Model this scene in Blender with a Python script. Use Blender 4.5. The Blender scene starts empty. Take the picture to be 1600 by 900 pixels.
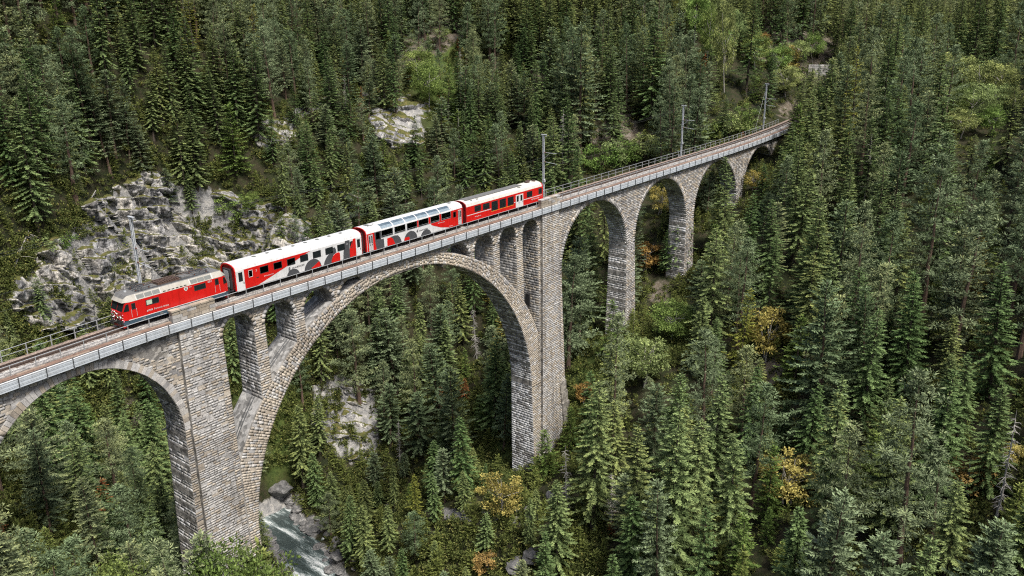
import bpy, math, random
import numpy as np
from mathutils import Vector, Matrix

random.seed(7)
RNG = np.random.default_rng(11)
scene = bpy.context.scene
COL = scene.collection
R = math.radians

# ------------------------------------------------------------------ camera, sky, sun, exposure
CAM = np.array([-46.166, -81.37, 31.127])
YAW, PIT, ROL, FPX = R(51.352), R(18.545), R(-0.474), 1372.5      # focal length in pixels of a 1600 wide frame
FW = np.array([math.sin(YAW)*math.cos(PIT), math.cos(YAW)*math.cos(PIT), -math.sin(PIT)])
_r = np.array([math.cos(YAW), -math.sin(YAW), 0.0]); _u = np.cross(_r, FW)
RT = _r*math.cos(ROL) + _u*math.sin(ROL)
UP = -_r*math.sin(ROL) + _u*math.cos(ROL)
cam_data = bpy.data.cameras.new("camera")
cam_data.sensor_width = 36.0
cam_data.lens = FPX/1600*36.0
cam_data.clip_start = 0.5
cam_data.clip_end = 6000
cam = bpy.data.objects.new("camera", cam_data)
cam.matrix_world = Matrix([[RT[0], UP[0], -FW[0], CAM[0]], [RT[1], UP[1], -FW[1], CAM[1]], [RT[2], UP[2], -FW[2], CAM[2]], [0, 0, 0, 1]])
COL.objects.link(cam)
scene.camera = cam

SUN_EL, SUN_AZ = R(61), R(254)         # azimuth of the direction towards the sun, counted from +x to +y
world = bpy.data.worlds.new("World")
scene.world = world
world.use_nodes = True
wn = world.node_tree.nodes
bg = wn["Background"]
sky = wn.new("ShaderNodeTexSky")
sky.sky_type = 'NISHITA'
sky.sun_disc = False
sky.sun_elevation = SUN_EL
sky.sun_rotation = R(90) - SUN_AZ
sky.air_density = 1.0
sky.dust_density = 4.0
sky.ozone_density = 1.0
world.node_tree.links.new(sky.outputs[0], bg.inputs[0])
bg.inputs[1].default_value = 0.045
sun_d = bpy.data.lights.new("sun", 'SUN')
sun_d.energy = 1.5
sun_d.angle = R(11)
sun_d.color = (1.0, 0.95, 0.87)
sun = bpy.data.objects.new("sun", sun_d)
_sd = Vector((math.cos(SUN_EL)*math.cos(SUN_AZ), math.cos(SUN_EL)*math.sin(SUN_AZ), math.sin(SUN_EL)))
sun.rotation_euler = _sd.to_track_quat('Z', 'Y').to_euler()
COL.objects.link(sun)
scene.view_settings.view_transform = 'Standard'
scene.view_settings.look = 'None'
scene.view_settings.exposure = 1.95
scene.view_settings.gamma = 1.0
scene.cycles.use_denoising = False
scene.cycles.filter_width = 1.15
scene.cycles.max_bounces = 5
scene.cycles.diffuse_bounces = 3
scene.cycles.glossy_bounces = 3
scene.cycles.transmission_bounces = 4
scene.cycles.transparent_max_bounces = 6

# ------------------------------------------------------------------ helpers
def proj(P):
    """world points (n,3) -> pixel x, pixel y (1600x900 frame), distance along the view axis"""
    d = np.atleast_2d(np.asarray(P, float)) - CAM
    z = d @ FW
    return 800 + FPX*(d @ RT)/z, 450 - FPX*(d @ UP)/z, z

def rays(px, py):
    px = np.asarray(px, float); py = np.asarray(py, float)
    d = FW + np.multiply.outer((px-800)/FPX, RT) + np.multiply.outer((450-py)/FPX, UP)
    return d/np.linalg.norm(d, axis=-1, keepdims=True)

def bow(x):
    """sideways bend of the line at both ends of the viaduct"""
    x = np.asarray(x, float)
    l = -(np.sqrt(np.maximum(0, -x-3)**2 + 9) - 3)*0.095
    r = 0.0011*np.maximum(0, x-120)**2
    return l + r

def inside(poly, x, y):
    x = np.asarray(x, float); y = np.asarray(y, float)
    c = np.zeros(x.shape, bool)
    n = len(poly)
    for i in range(n):
        x0, y0 = poly[i]; x1, y1 = poly[(i+1) % n]
        if y0 == y1: continue
        k = ((y0 > y) != (y1 > y)) & (x < (x1-x0)*(y-y0)/(y1-y0) + x0)
        c ^= k
    return c

def sstep(a, b, x):
    t = np.clip((x-a)/(b-a), 0, 1)
    return t*t*(3-2*t)

def hash3(i, j, k, s=0):
    n = (np.asarray(i).astype(np.int64)*374761393 + np.asarray(j).astype(np.int64)*668265263 + np.asarray(k).astype(np.int64)*2147483647 + s*974711) & 0xffffffff
    n = ((n ^ (n >> 13))*1274126177) & 0xffffffff
    n = ((n ^ (n >> 16))*2246822519) & 0xffffffff
    return ((n ^ (n >> 15)) & 0xffffff)/float(0xffffff)

def noise3(x, y, z, s=0):
    xi, yi, zi = np.floor(x), np.floor(y), np.floor(z)
    fx, fy, fz = x-xi, y-yi, z-zi
    fx, fy, fz = [f*f*(3-2*f) for f in (fx, fy, fz)]
    r = 0
    for a in (0, 1):
        for b in (0, 1):
            for c in (0, 1):
                w = (fx if a else 1-fx)*(fy if b else 1-fy)*(fz if c else 1-fz)
                r = r + w*hash3(xi+a, yi+b, zi+c, s)
    return r*2-1

def fbm3(x, y, z, o=4, s=0):
    r = 0; a = 1.0; f = 1.0
    for i in range(o):
        r = r + a*noise3(x*f, y*f, z*f, s+i*17)
        a *= 0.5; f *= 2.03
    return r

def cells3(x, y, z, s=0):
    """cellular noise: a random value of the nearest cell, distance to it, distance gap to the second"""
    xi, yi, zi = np.floor(x), np.floor(y), np.floor(z)
    d1 = np.full(x.shape, 9.0); d2 = np.full(x.shape, 9.0); v = np.zeros(x.shape)
    for a in (-1, 0, 1):
        for b in (-1, 0, 1):
            for c in (-1, 0, 1):
                I, J, K = xi+a, yi+b, zi+c
                d = np.sqrt((I+hash3(I, J, K, s+1)-x)**2 + (J+hash3(I, J, K, s+2)-y)**2 + (K+hash3(I, J, K, s+3)-z)**2)
                h = hash3(I, J, K, s+4)
                n = d < d1
                d2 = np.where(n, d1, np.minimum(d2, d)); v = np.where(n, h, v); d1 = np.where(n, d, d1)
    return v, d1, d2-d1

class MB:
    """collects faces; build() links them as ONE mesh object"""
    def __init__(self):
        self.v = []; self.f = []; self.c = []; self.m = []
    def add(self, vs, fs, col=None, mi=0):
        o = len(self.v)
        self.v.extend([tuple(map(float, p)) for p in vs])
        for f in fs:
            self.f.append([i+o for i in f]); self.c.append(col); self.m.append(mi)
    def box(self, x0, x1, y0, y1, z0, z1, col=None, mi=0, rz=0.0, at=None):
        vs = [(x, y, z) for z in (z0, z1) for y in (y0, y1) for x in (x0, x1)]
        if rz or at:
            c, s = math.cos(rz), math.sin(rz); ax, ay, az = at or (0, 0, 0)
            vs = [(ax+x*c-y*s, ay+x*s+y*c, az+z) for x, y, z in vs]
        self.add(vs, [(0, 2, 3, 1), (4, 5, 7, 6), (0, 1, 5, 4), (2, 6, 7, 3), (0, 4, 6, 2), (1, 3, 7, 5)], col, mi)
    def tube(self, pts, rad, n=6, col=None, mi=0, cap=True):
        P = [np.array(p, float) for p in pts]
        if not hasattr(rad, '__len__'): rad = [rad]*len(P)
        vs = []; up = None
        for i, p in enumerate(P):
            t = P[min(i+1, len(P)-1)] - P[max(i-1, 0)]
            t = t/(np.linalg.norm(t)+1e-12)
            if up is None:
                a = np.array([0, 0, 1.0]) if abs(t[2]) < 0.9 else np.array([1.0, 0, 0])
            else: a = up
            s = np.cross(t, a); s /= np.linalg.norm(s)+1e-12
            u = np.cross(s, t); up = u
            for k in range(n):
                q = 2*math.pi*k/n
                vs.append(p + rad[i]*(math.cos(q)*s + math.sin(q)*u))
        fs = []
        for i in range(len(P)-1):
            for k in range(n):
                fs.append((i*n+k, i*n+(k+1) % n, (i+1)*n+(k+1) % n, (i+1)*n+k))
        if cap:
            fs.append(tuple(range(n-1, -1, -1))); fs.append(tuple(range((len(P)-1)*n, len(P)*n)))
        self.add(vs, fs, col, mi)
    def poly_prism(self, pts, axis, a, b, col=None, mi=0):
        """2D polygon pts extruded along axis ('x','y','z') from a to b"""
        n = len(pts)
        def mk(p, t):
            return {'x': (t, p[0], p[1]), 'y': (p[0], t, p[1]), 'z': (p[0], p[1], t)}[axis]
        vs = [mk(p, a) for p in pts] + [mk(p, b) for p in pts]
        fs = [tuple(range(n-1, -1, -1)), tuple(range(n, 2*n))] + [(i, (i+1) % n, n+(i+1) % n, n+i) for i in range(n)]
        self.add(vs, fs, col, mi)
    def build(self, name, mat, parent=None, warp=False, smooth=False, fix=False):
        me = bpy.data.meshes.new(name)
        v = np.array(self.v, float).reshape(-1, 3)
        if warp: v[:, 1] += bow(v[:, 0])
        if parent is not None: v = v - np.array(parent.location)
        me.from_pydata(v.tolist(), [], self.f)
        mats = mat if isinstance(mat, (list, tuple)) else [mat]
        for m in mats: me.materials.append(m)
        if len(mats) > 1: me.polygons.foreach_set('material_index', self.m)
        if any(c is not None for c in self.c):
            at = me.attributes.new('tint', 'FLOAT_COLOR', 'FACE')
            d = np.ones((len(self.f), 4), np.float32)
            for i, c in enumerate(self.c):
                if c is not None: d[i, :3] = c
            at.data.foreach_set('color', d.ravel())
        if smooth: me.polygons.foreach_set('use_smooth', [True]*len(self.f))
        if fix:
            import bmesh
            bm = bmesh.new(); bm.from_mesh(me); bmesh.ops.recalc_face_normals(bm, faces=bm.faces); bm.to_mesh(me); bm.free()
        me.update()
        o = bpy.data.objects.new(name, me)
        COL.objects.link(o)
        if parent is not None: o.parent = parent
        return o

def raw_mesh(name, v, f, mat, attrs=None, smooth=False):
    me = bpy.data.meshes.new(name)
    v = np.asarray(v, np.float32); f = np.asarray(f, np.int32)
    me.vertices.add(len(v)); me.vertices.foreach_set('co', v.ravel())
    k = f.shape[1]
    me.loops.add(f.size); me.loops.foreach_set('vertex_index', f.ravel())
    me.polygons.add(len(f)); me.polygons.foreach_set('loop_start', np.arange(0, f.size, k, dtype=np.int32))
    try: me.polygons.foreach_set('loop_total', np.full(len(f), k, np.int32))
    except Exception: pass
    for m in (mat if isinstance(mat, (list, tuple)) else [mat]): me.materials.append(m)
    for nm, (dom, typ, dat) in (attrs or {}).items():
        a = me.attributes.new(nm, typ, dom)
        a.data.foreach_set('color' if 'COLOR' in typ else 'value', np.asarray(dat, np.float32).ravel())
    if smooth: me.polygons.foreach_set('use_smooth', np.ones(len(f), bool))
    me.update(calc_edges=True); me.validate()
    return me

def link(o, parent=None):
    COL.objects.link(o)
    if parent is not None: o.parent = parent
    return o

def tag(o, label=None, cat=None, group=None, kind=None):
    if label: o['label'] = label
    if cat: o['category'] = cat
    if group: o['group'] = group
    if kind: o['kind'] = kind
    return o

def thing(name, loc, label, cat, group=None, rz=0.0):
    o = bpy.data.objects.new(name, None)
    o.empty_display_size = 0.3
    o.location = tuple(map(float, loc)); o.rotation_euler = (0, 0, rz)
    COL.objects.link(o)
    return tag(o, label, cat, group)

# ------------------------------------------------------------------ materials
def mat_new(name):
    m = bpy.data.materials.new(name); m.use_nodes = True
    nt = m.node_tree; b = nt.nodes['Principled BSDF']
    return m, nt, b

def nd(nt, typ, **kw):
    n = nt.nodes.new(typ)
    for k, v in kw.items():
        if k.startswith('i_'):
            key = k[2:]
            key = int(key) if key.isdigit() else key
            n.inputs[key].default_value = v
        else: setattr(n, k, v)
    return n

def ramp(nt, stops, fac, interp='LINEAR'):
    n = nt.nodes.new('ShaderNodeValToRGB'); e = n.color_ramp.elements
    n.color_ramp.interpolation = interp
    while len(e) < len(stops): e.new(0.5)
    for i, (p, c) in enumerate(stops):
        e[i].position = p; e[i].color = (*c, 1) if len(c) == 3 else c
    nt.links.new(fac, n.inputs[0])
    return n

def mix(nt, typ, fac, a, b):
    n = nt.nodes.new('ShaderNodeMix'); n.data_type = 'RGBA'; n.blend_type = typ
    for s, val in ((n.inputs[0], fac), (n.inputs[6], a), (n.inputs[7], b)):
        if hasattr(val, 'is_linked') or hasattr(val, 'links'): nt.links.new(val, s)
        else: s.default_value = val if not isinstance(val, tuple) or len(val) == 4 else (*val, 1)
    return n.outputs[2]

def mth(nt, op, a, b=None, c=None, clamp=False):
    n = nt.nodes.new('ShaderNodeMath'); n.operation = op; n.use_clamp = clamp
    for s, val in zip(n.inputs, (a, b, c)):
        if val is None: continue
        if hasattr(val, 'links'): nt.links.new(val, s)
        else: s.default_value = val
    return n.outputs[0]

def noise(nt, scale, detail=4, rough=0.6, vec=None, out='Fac', dist=0.0):
    n = nd(nt, 'ShaderNodeTexNoise', i_Scale=scale, i_Detail=detail, i_Roughness=rough, i_Distortion=dist)
    if vec is None:
        vec = nd(nt, 'ShaderNodeNewGeometry').outputs['Position']
    nt.links.new(vec, n.inputs['Vector'])
    return n.outputs[out]

def bump(nt, b, h, strength=0.5, dist=0.05):
    n = nd(nt, 'ShaderNodeBump', i_Strength=strength, i_Distance=dist)
    nt.links.new(h, n.inputs['Height']); nt.links.new(n.outputs[0], b.inputs['Normal'])

def simple(name, col, rough=0.5, metal=0.0, var=0.12, scale=3.0, spec=0.5, bmp=0.0):
    """painted or metal surface with a little wear in colour and gloss"""
    m, nt, b = mat_new(name)
    oc = nd(nt, 'ShaderNodeTexCoord').outputs['Object']
    f = noise(nt, scale, 5, 0.65, oc)
    lo = tuple(c*(1-var) for c in col); hi = tuple(min(1, c*(1+var)) for c in col)
    rp = ramp(nt, [(0.3, lo), (0.7, hi)], f)
    nt.links.new(rp.outputs[0], b.inputs['Base Color'])
    b.inputs['Roughness'].default_value = rough; b.inputs['Metallic'].default_value = metal
    b.inputs['Specular IOR Level'].default_value = spec
    if bmp: bump(nt, b, noise(nt, scale*6, 3, 0.6, oc), bmp, 0.02)
    return m

# ------------------------------------------------------------------ terrain: heights through surveyed points
# (pixel x, pixel y, slant distance in metres) of ground seen in the photograph
SURVEY = [
 # slope behind the train, left
 (0, 500, 108), (0, 430, 118), (100, 470, 116), (180, 440, 124), (100, 400, 124), (0, 330, 135), (100, 330, 134),
 (200, 300, 142), (250, 350, 140), (300, 400, 142), (330, 320, 152), (420, 400, 172), (420, 300, 184), (330, 250, 165),
 (150, 240, 152), (0, 240, 148), (0, 100, 185), (150, 110, 198), (300, 100, 212), (0, 0, 232), (150, 0, 242), (300, 0, 252),
 # under the left arch, behind
 (60, 640, 112), (200, 640, 128), (240, 800, 122), (130, 740, 113), (30, 780, 104), (330, 540, 146),
 # beyond the great arch
 (385, 560, 166), (430, 640, 175), (470, 560, 180), (540, 610, 187), (545, 700, 184), (640, 640, 186), (700, 600, 187),
 (760, 690, 170), (620, 720, 178), (700, 780, 157), (620, 870, 152), (540, 830, 163), (700, 900, 138), (640, 500, 194), (760, 520, 190),
 (520, 440, 189), (560, 330, 200), (640, 300, 203), (760, 270, 208), (480, 250, 205), (620, 190, 214), (560, 210, 210),
 (450, 150, 226), (600, 110, 236), (680, 50, 258), (450, 0, 268), (600, 0, 282), (800, 0, 292), (760, 150, 232), (900, 190, 220),
 # right bank under and beyond the small arches
 (880, 700, 152), (930, 560, 158), (1000, 545, 158), (1070, 440, 182), (1000, 430, 186), (1120, 350, 196), (1150, 320, 202), (1050, 330, 200),
 (950, 240, 214), (1000, 120, 250), (1000, 0, 315), (1150, 200, 224), (1200, 110, 262), (1200, 40, 300), (1290, 120, 262), (1210, 265, 216),
 (1200, 0, 345), (1330, 60, 330), (1400, 0, 430), (1500, 60, 420), (1590, 60, 400), (1560, 0, 560), (1480, 20, 500),
 # forest on the right
 (1260, 250, 196), (1400, 200, 212), (1500, 150, 250), (1590, 200, 206), (1300, 400, 172), (1450, 400, 165), (1590, 400, 158),
 (1200, 560, 152), (1300, 560, 148), (1420, 640, 136), (1590, 600, 132), (1100, 650, 143), (1000, 700, 141), (900, 850, 130), (1000, 860, 127),
 (1200, 850, 120), (1400, 850, 115), (1590, 850, 109), (1200, 1100, 97), (1600, 1100, 88), (800, 1100, 112), (1400, 1000, 100),
 (1000, 1000, 112), (800, 950, 126), (900, 1300, 92), (1500, 1500, 66),
 # left bank below the camera
 (330, 880, 113), (200, 960, 92), (60, 900, 91), (0, 960, 82), (300, 1000, 99), (250, 1100, 84), (100, 1150, 72), (400, 1300, 78), (0, 1500, 56), (390, 990, 102), (450, 1020, 108)]
WORLD_PTS = [(-50, -3, -1.5), (-62, -6, -0.8), (-80, -10, -0.8), (-49, -12, -9), (-60, -40, -14), (-95, -60, -2), (-120, -20, 10), (-90, 25, 16), (-140, 60, 45),
 (-46, -100, -22), (-100, -160, 10), (0, -120, -60), (30, -150, -40), (90, -140, -22), (150, -120, 5),
 (157, 0, -1.6), (170, 2, -1.0), (188, 6, -1.0), (205, 12, -0.6), (163, -8, -5), (150, 60, 18), (180, 60, 25), (240, 30, 20), (240, -60, 20), (200, -110, 25),
 (-40, 150, 62), (40, 230, 72), (160, 220, 75), (300, 160, 60), (350, -100, 70), (420, 60, 55), (500, 160, 90), (500, -100, 110),
 (-250, 0, 90), (-200, -250, 60), (0, -350, 20), (250, -300, 90), (-150, 250, 120), (100, 420, 150), (350, 350, 140)]
_s = np.array(SURVEY, float)
_P = CAM + rays(_s[:, 0], _s[:, 1])*_s[:, 2:3]
RIV_X = lambda y: 24.3 + 0.345*y
RIV_Z = lambda y: -65.4 + 0.03*(y-40)
_rv = np.array([(RIV_X(y), y, RIV_Z(y)-0.3) for y in (-70, -40, -15, 10, 30, 45, 60, 75)])
PTS = np.vstack([_P, np.array(WORLD_PTS, float), _rv])

def _tps(r2): return 0.5*r2*np.log(r2+1e-9)
_X = PTS[:, :2]/100.0
_n = len(_X)
_K = _tps(((_X[:, None]-_X[None])**2).sum(-1)) + np.eye(_n)*0.004
_Q = np.c_[np.ones(_n), _X]
_A = np.block([[_K, _Q], [_Q.T, np.zeros((3, 3))]])
_W = np.linalg.solve(_A, np.r_[PTS[:, 2], 0, 0, 0])

def ground_smooth(x, y):
    x = np.asarray(x, float); y = np.asarray(y, float)
    sh = x.shape; x = x.ravel(); y = y.ravel()
    cx = np.clip(x, -260, 560); cy = np.clip(y, -360, 440)
    out = np.zeros(len(x))
    for a in range(0, len(x), 20000):
        q = np.c_[cx[a:a+20000], cy[a:a+20000]]/100.0
        k = _tps(((q[:, None]-_X[None])**2).sum(-1))
        out[a:a+20000] = k @ _W[:_n] + _W[_n] + q @ _W[_n+1:]
    out += 0.32*np.hypot(x-cx, y-cy)          # hills go on rising beyond the surveyed land
    return out.reshape(sh)

def ground_calc(x, y):
    z = ground_smooth(x, y)
    n = 1.5*fbm3(x/17, y/17, x*0, 3, 3) + 0.7*fbm3(x/4.5, y/4.5, x*0, 3, 9)
    # the bench of the railway at both ends, and the stream bed
    z = z + n*np.clip(np.abs(y-bow(x))/9.0, 0.15, 1.0)
    u = np.abs(x - RIV_X(y))/1.06
    u = u + 1.3*noise3(x/5, y/5, x*0, 5)
    bed = RIV_Z(y) - 1.0 + np.maximum(0, u-2.3)*0.5
    wall_ = RIV_Z(y) - 0.6 + np.maximum(0, u-3.9)*1.2 + np.maximum(0, y-49)*2.5
    band = (y < 80) & (u < 60)
    z = np.where(band, np.minimum(z, np.maximum(bed, wall_)), z)
    z = np.where((y < 85) & (u > 3.7), np.maximum(z, RIV_Z(y)-0.1), z)
    # keep the land below the track and the deck
    dy = np.abs(y-bow(x))
    lim = np.where((x < -47) | (x > 154), -0.75, -3.0) + np.maximum(0, dy-3.2)*1.3
    z = np.where((dy < 25) & (x > -105) & (x < 222), np.minimum(z, lim), z)
    return z

def axis(a0, a1, step, far):
    c = list(np.arange(a0, a1+1e-6, step))
    s = step; x = a1
    while x < far[1]:
        s = min(s*1.22, 120); x += s; c.append(x)
    s = step; x = a0; l = []
    while x > far[0]:
        s = min(s*1.22, 120); x -= s; l.append(x)
    return np.array(l[::-1] + c)
GX = axis(-62, 232, 1.0, (-1500, 2500)); GY = axis(-112, 152, 1.0, (-1500, 2300))
_gx, _gy = np.meshgrid(GX, GY)
GZ = ground_calc(_gx, _gy)

def ground(x, y):
    """height of the built land at x, y (bilinear)"""
    x = np.asarray(x, float); y = np.asarray(y, float)
    i = np.clip(np.searchsorted(GX, x)-1, 0, len(GX)-2); j = np.clip(np.searchsorted(GY, y)-1, 0, len(GY)-2)
    u = (x-GX[i])/(GX[i+1]-GX[i]); v = (y-GY[j])/(GY[j+1]-GY[j])
    return (GZ[j, i]*(1-u)+GZ[j, i+1]*u)*(1-v) + (GZ[j+1, i]*(1-u)+GZ[j+1, i+1]*u)*v

def hit(px, py, dmin=60.0, dmax=900.0):
    """where the line of sight through a pixel meets the land"""
    px = np.atleast_1d(np.asarray(px, float)); py = np.atleast_1d(np.asarray(py, float))
    d = rays(px, py); t = np.full(len(px), dmin); done = np.zeros(len(px), bool); res = np.full(len(px), np.nan)
    step = 1.5
    while (~done).any() and t.min() < dmax:
        P = CAM + d*t[:, None]
        below = (P[:, 2] < ground(P[:, 0], P[:, 1])) & ~done
        if below.any():
            a = t[below]-step; b = t[below].copy(); dd = d[below]
            for _ in range(12):
                m = (a+b)/2; Q = CAM + dd*m[:, None]
                u = Q[:, 2] < ground(Q[:, 0], Q[:, 1])
                b = np.where(u, m, b); a = np.where(u, a, m)
            res[below] = b; done |= below
        t = np.where(done, 1e9, t+step)
    return CAM + d*res[:, None], res

# ---- what covers the land, read from the photograph (pixel outlines of bare rock, soil, meadow)
ROCKS = [[(15, 480), (30, 420), (90, 365), (150, 310), (200, 280), (270, 280), (330, 285), (400, 310), (470, 325), (480, 385), (440, 410), (350, 440), (190, 485), (165, 520), (90, 510), (40, 500)],
         [(572, 150), (600, 140), (662, 165), (668, 215), (630, 225), (588, 222)],
         [(478, 590), (520, 585), (585, 610), (600, 650), (592, 715), (545, 730), (500, 690)],
         [(395, 190), (450, 175), (500, 150), (520, 160), (470, 200), (420, 240), (390, 230)],
         [(525, 300), (565, 310), (560, 360), (525, 360)],
         [(690, 790), (760, 790), (840, 800), (835, 830), (760, 822), (690, 812)]]
SOILS = [[(640, 30), (720, 20), (730, 60), (660, 90), (625, 125), (615, 90)], [(930, 160), (1000, 150), (1010, 240), (930, 240)],
         [(1180, 540), (1225, 540), (1225, 610), (1170, 610)], [(1395, 600), (1440, 600), (1440, 680), (1395, 680)],
         [(1020, 430), (1060, 430), (1050, 480), (1015, 470)], [(1205, 155), (1245, 150), (1240, 190), (1205, 195)], [(180, 620), (235, 640), (235, 690), (195, 670)],
         [(1180, 30), (1330, 60), (1320, 130), (1240, 130), (1180, 90)], [(810, 30), (870, 90), (860, 150), (810, 160)]]
MEADOWS = [[(890, 500), (960, 520), (990, 560), (890, 700)], [(740, 640), (800, 640), (800, 745), (740, 740)], [(410, 610), (470, 590), (490, 640), (470, 700), (430, 770), (405, 740)], [(360, 520), (392, 520), (395, 650), (360, 640)],
           [(820, 80), (865, 90), (870, 160), (820, 170)], [(640, 60), (740, 60), (760, 150), (660, 200), (640, 130)], [(1000, 520), (1080, 470), (1090, 560), (1000, 560)]]

_vp = np.c_[_gx.ravel(), _gy.ravel(), GZ.ravel()]
_px, _py, _pz = proj(_vp)
def _soft(polys, k=10.0):
    """share of a small disc round each land vertex that falls inside the outlines"""
    o = np.zeros(len(_px)); sel = (_pz > 40) & (_pz < 800) & (_px > -60) & (_px < 1660) & (_py > -60) & (_py < 960)
    wob = _vp[sel]
    x = _px[sel] + 13*fbm3(wob[:, 0]/6, wob[:, 1]/6, wob[:, 2]/6, 3, 401); y = _py[sel] + 11*fbm3(wob[:, 0]/6, wob[:, 1]/6, wob[:, 2]/6, 3, 411); acc = np.zeros(sel.sum())
    for q in range(6):
        dx, dy = k*math.cos(q*1.047), k*math.sin(q*1.047)*0.8
        c = np.zeros(len(x), bool)
        for p in polys: c |= inside(p, x+dx, y+dy)
        acc += c
    o[sel] = acc/6
    return o
A_ROCK, A_SOIL, A_MEAD = _soft(ROCKS), _soft(SOILS), _soft(MEADOWS)
_u = np.abs(_vp[:, 0]-RIV_X(_vp[:, 1]))/1.06
_bank = ((_vp[:, 1] < 66) & (_vp[:, 1] > -120))*(1-sstep(4.2, 7.0, _u + 1.5*noise3(_vp[:, 0]/4, _vp[:, 1]/4, _vp[:, 0]*0, 8)))
_bank = _bank*(_vp[:, 2] < RIV_Z(_vp[:, 1])+2.0)*(_vp[:, 1] < 52)
A_ROCK = np.maximum(A_ROCK, _bank)

# land material: forest floor, grass, soil and limestone
m_land, nt, b = mat_new("forest_floor")
at_r = nd(nt, 'ShaderNodeAttribute', attribute_name='rock').outputs['Fac']
at_s = nd(nt, 'ShaderNodeAttribute', attribute_name='soil').outputs['Fac']
at_m = nd(nt, 'ShaderNodeAttribute', attribute_name='meadow').outputs['Fac']
nz = nd(nt, 'ShaderNodeSeparateXYZ'); nt.links.new(nd(nt, 'ShaderNodeNewGeometry').outputs['Normal'], nz.inputs[0])
floor_c = ramp(nt, [(0.28, (0.012, 0.016, 0.007)), (0.45, (0.022, 0.028, 0.010)), (0.56, (0.036, 0.031, 0.018)), (0.72, (0.032, 0.048, 0.014))], noise(nt, 0.35, 6, 0.7)).outputs[0]
mead_c = ramp(nt, [(0.3, (0.04, 0.07, 0.016)), (0.55, (0.075, 0.105, 0.024)), (0.75, (0.12, 0.115, 0.04))], noise(nt, 0.5, 6, 0.7)).outputs[0]
soil_c = ramp(nt, [(0.3, (0.07, 0.062, 0.04)), (0.5, (0.125, 0.105, 0.08)), (0.62, (0.20, 0.18, 0.155)), (0.70, (0.075, 0.085, 0.03))], noise(nt, 0.7, 7, 0.75)).outputs[0]
rock_c = ramp(nt, [(0.3, (0.06, 0.06, 0.06)), (0.45, (0.22, 0.22, 0.22)), (0.6, (0.36, 0.35, 0.33)), (0.75, (0.46, 0.43, 0.38))], noise(nt, 0.8, 8, 0.75, dist=0.6)).outputs[0]
c = mix(nt, 'MIX', mth(nt, 'MULTIPLY', at_m, 0.9), floor_c, mead_c)
edge = noise(nt, 1.1, 5, 0.7)
c = mix(nt, 'MIX', mth(nt, 'MULTIPLY_ADD', mth(nt, 'ADD', at_s, mth(nt, 'MULTIPLY', edge, 0.5)), 3.0, -2.2, clamp=True), c, soil_c)
flat = mth(nt, 'SUBTRACT', 0.95, nz.outputs[2])
rk = mth(nt, 'ADD', mth(nt, 'MULTIPLY', at_r, 1.0), mth(nt, 'MULTIPLY', edge, 0.7))
c = mix(nt, 'MIX', mth(nt, 'MULTIPLY_ADD', rk, 6.0, -6.3, clamp=True), c, rock_c)
nt.links.new(c, b.inputs['Base Color']); b.inputs['Roughness'].default_value = 0.95; b.inputs['Specular IOR Level'].default_value = 0.2
bump(nt, b, noise(nt, 1.6, 8, 0.75), 0.9, 0.5)

_nx, _ny = len(GX), len(GY)
_i = np.arange(_nx*_ny).reshape(_ny, _nx)
_F = np.stack([_i[:-1, :-1], _i[:-1, 1:], _i[1:, 1:], _i[1:, :-1]], -1).reshape(-1, 4)
land = raw_mesh('valley_terrain', _vp, _F, m_land, {'rock': ('POINT', 'FLOAT', A_ROCK), 'soil': ('POINT', 'FLOAT', A_SOIL), 'meadow': ('POINT', 'FLOAT', A_MEAD)}, smooth=True)
tag(link(bpy.data.objects.new('valley_terrain', land)), kind='structure')

# ---- limestone faces, broken and jointed, standing out of the slope
m_rock, nt, b = mat_new("limestone")
pos = nd(nt, 'ShaderNodeNewGeometry').outputs['Position']
tilt = nd(nt, 'ShaderNodeMapping'); tilt.inputs['Rotation'].default_value = (0.5, 0.3, 0.6); tilt.inputs['Scale'].default_value = (1, 1, 0.45)
nt.links.new(pos, tilt.inputs[0])
n1 = mth(nt, 'ADD', mth(nt, 'MULTIPLY', noise(nt, 0.45, 9, 0.74, tilt.outputs[0], dist=0.8), 0.62), mth(nt, 'MULTIPLY', noise(nt, 0.11, 3, 0.55), 0.38))
base = ramp(nt, [(0.30, (0.07, 0.07, 0.075)), (0.40, (0.17, 0.17, 0.18)), (0.48, (0.38, 0.38, 0.385)), (0.56, (0.64, 0.61, 0.56)), (0.74, (0.70, 0.64, 0.55))], n1).outputs[0]
vo = nd(nt, 'ShaderNodeTexVoronoi', feature='DISTANCE_TO_EDGE', i_Scale=0.9); nt.links.new(tilt.outputs[0], vo.inputs['Vector'])
crack = ramp(nt, [(0.0, (0.12, 0.12, 0.12)), (0.05, (0.8, 0.8, 0.8)), (0.1, (1, 1, 1))], vo.outputs['Distance']).outputs[0]
base = mix(nt, 'MULTIPLY', 0.75, base, crack)
fine = ramp(nt, [(0.35, (0.35, 0.35, 0.36)), (0.5, (1, 1, 1))], noise(nt, 2.6, 6, 0.75)).outputs[0]
base = mix(nt, 'MULTIPLY', 0.7, base, fine)
dm = nd(nt, 'ShaderNodeMapping'); dm.inputs['Scale'].default_value = (1.3, 1.3, 0.12); nt.links.new(pos, dm.inputs[0])
drip = ramp(nt, [(0.40, (0.30, 0.29, 0.29)), (0.50, (1, 1, 1)), (0.66, (1, 1, 1)), (0.74, (0.95, 0.72, 0.48))], noise(nt, 0.35, 5, 0.65, dm.outputs[0])).outputs[0]
base = mix(nt, 'MULTIPLY', 0.8, base, drip)
nz = nd(nt, 'ShaderNodeSeparateXYZ'); nt.links.new(nd(nt, 'ShaderNodeNewGeometry').outputs['Normal'], nz.inputs[0])
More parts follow.
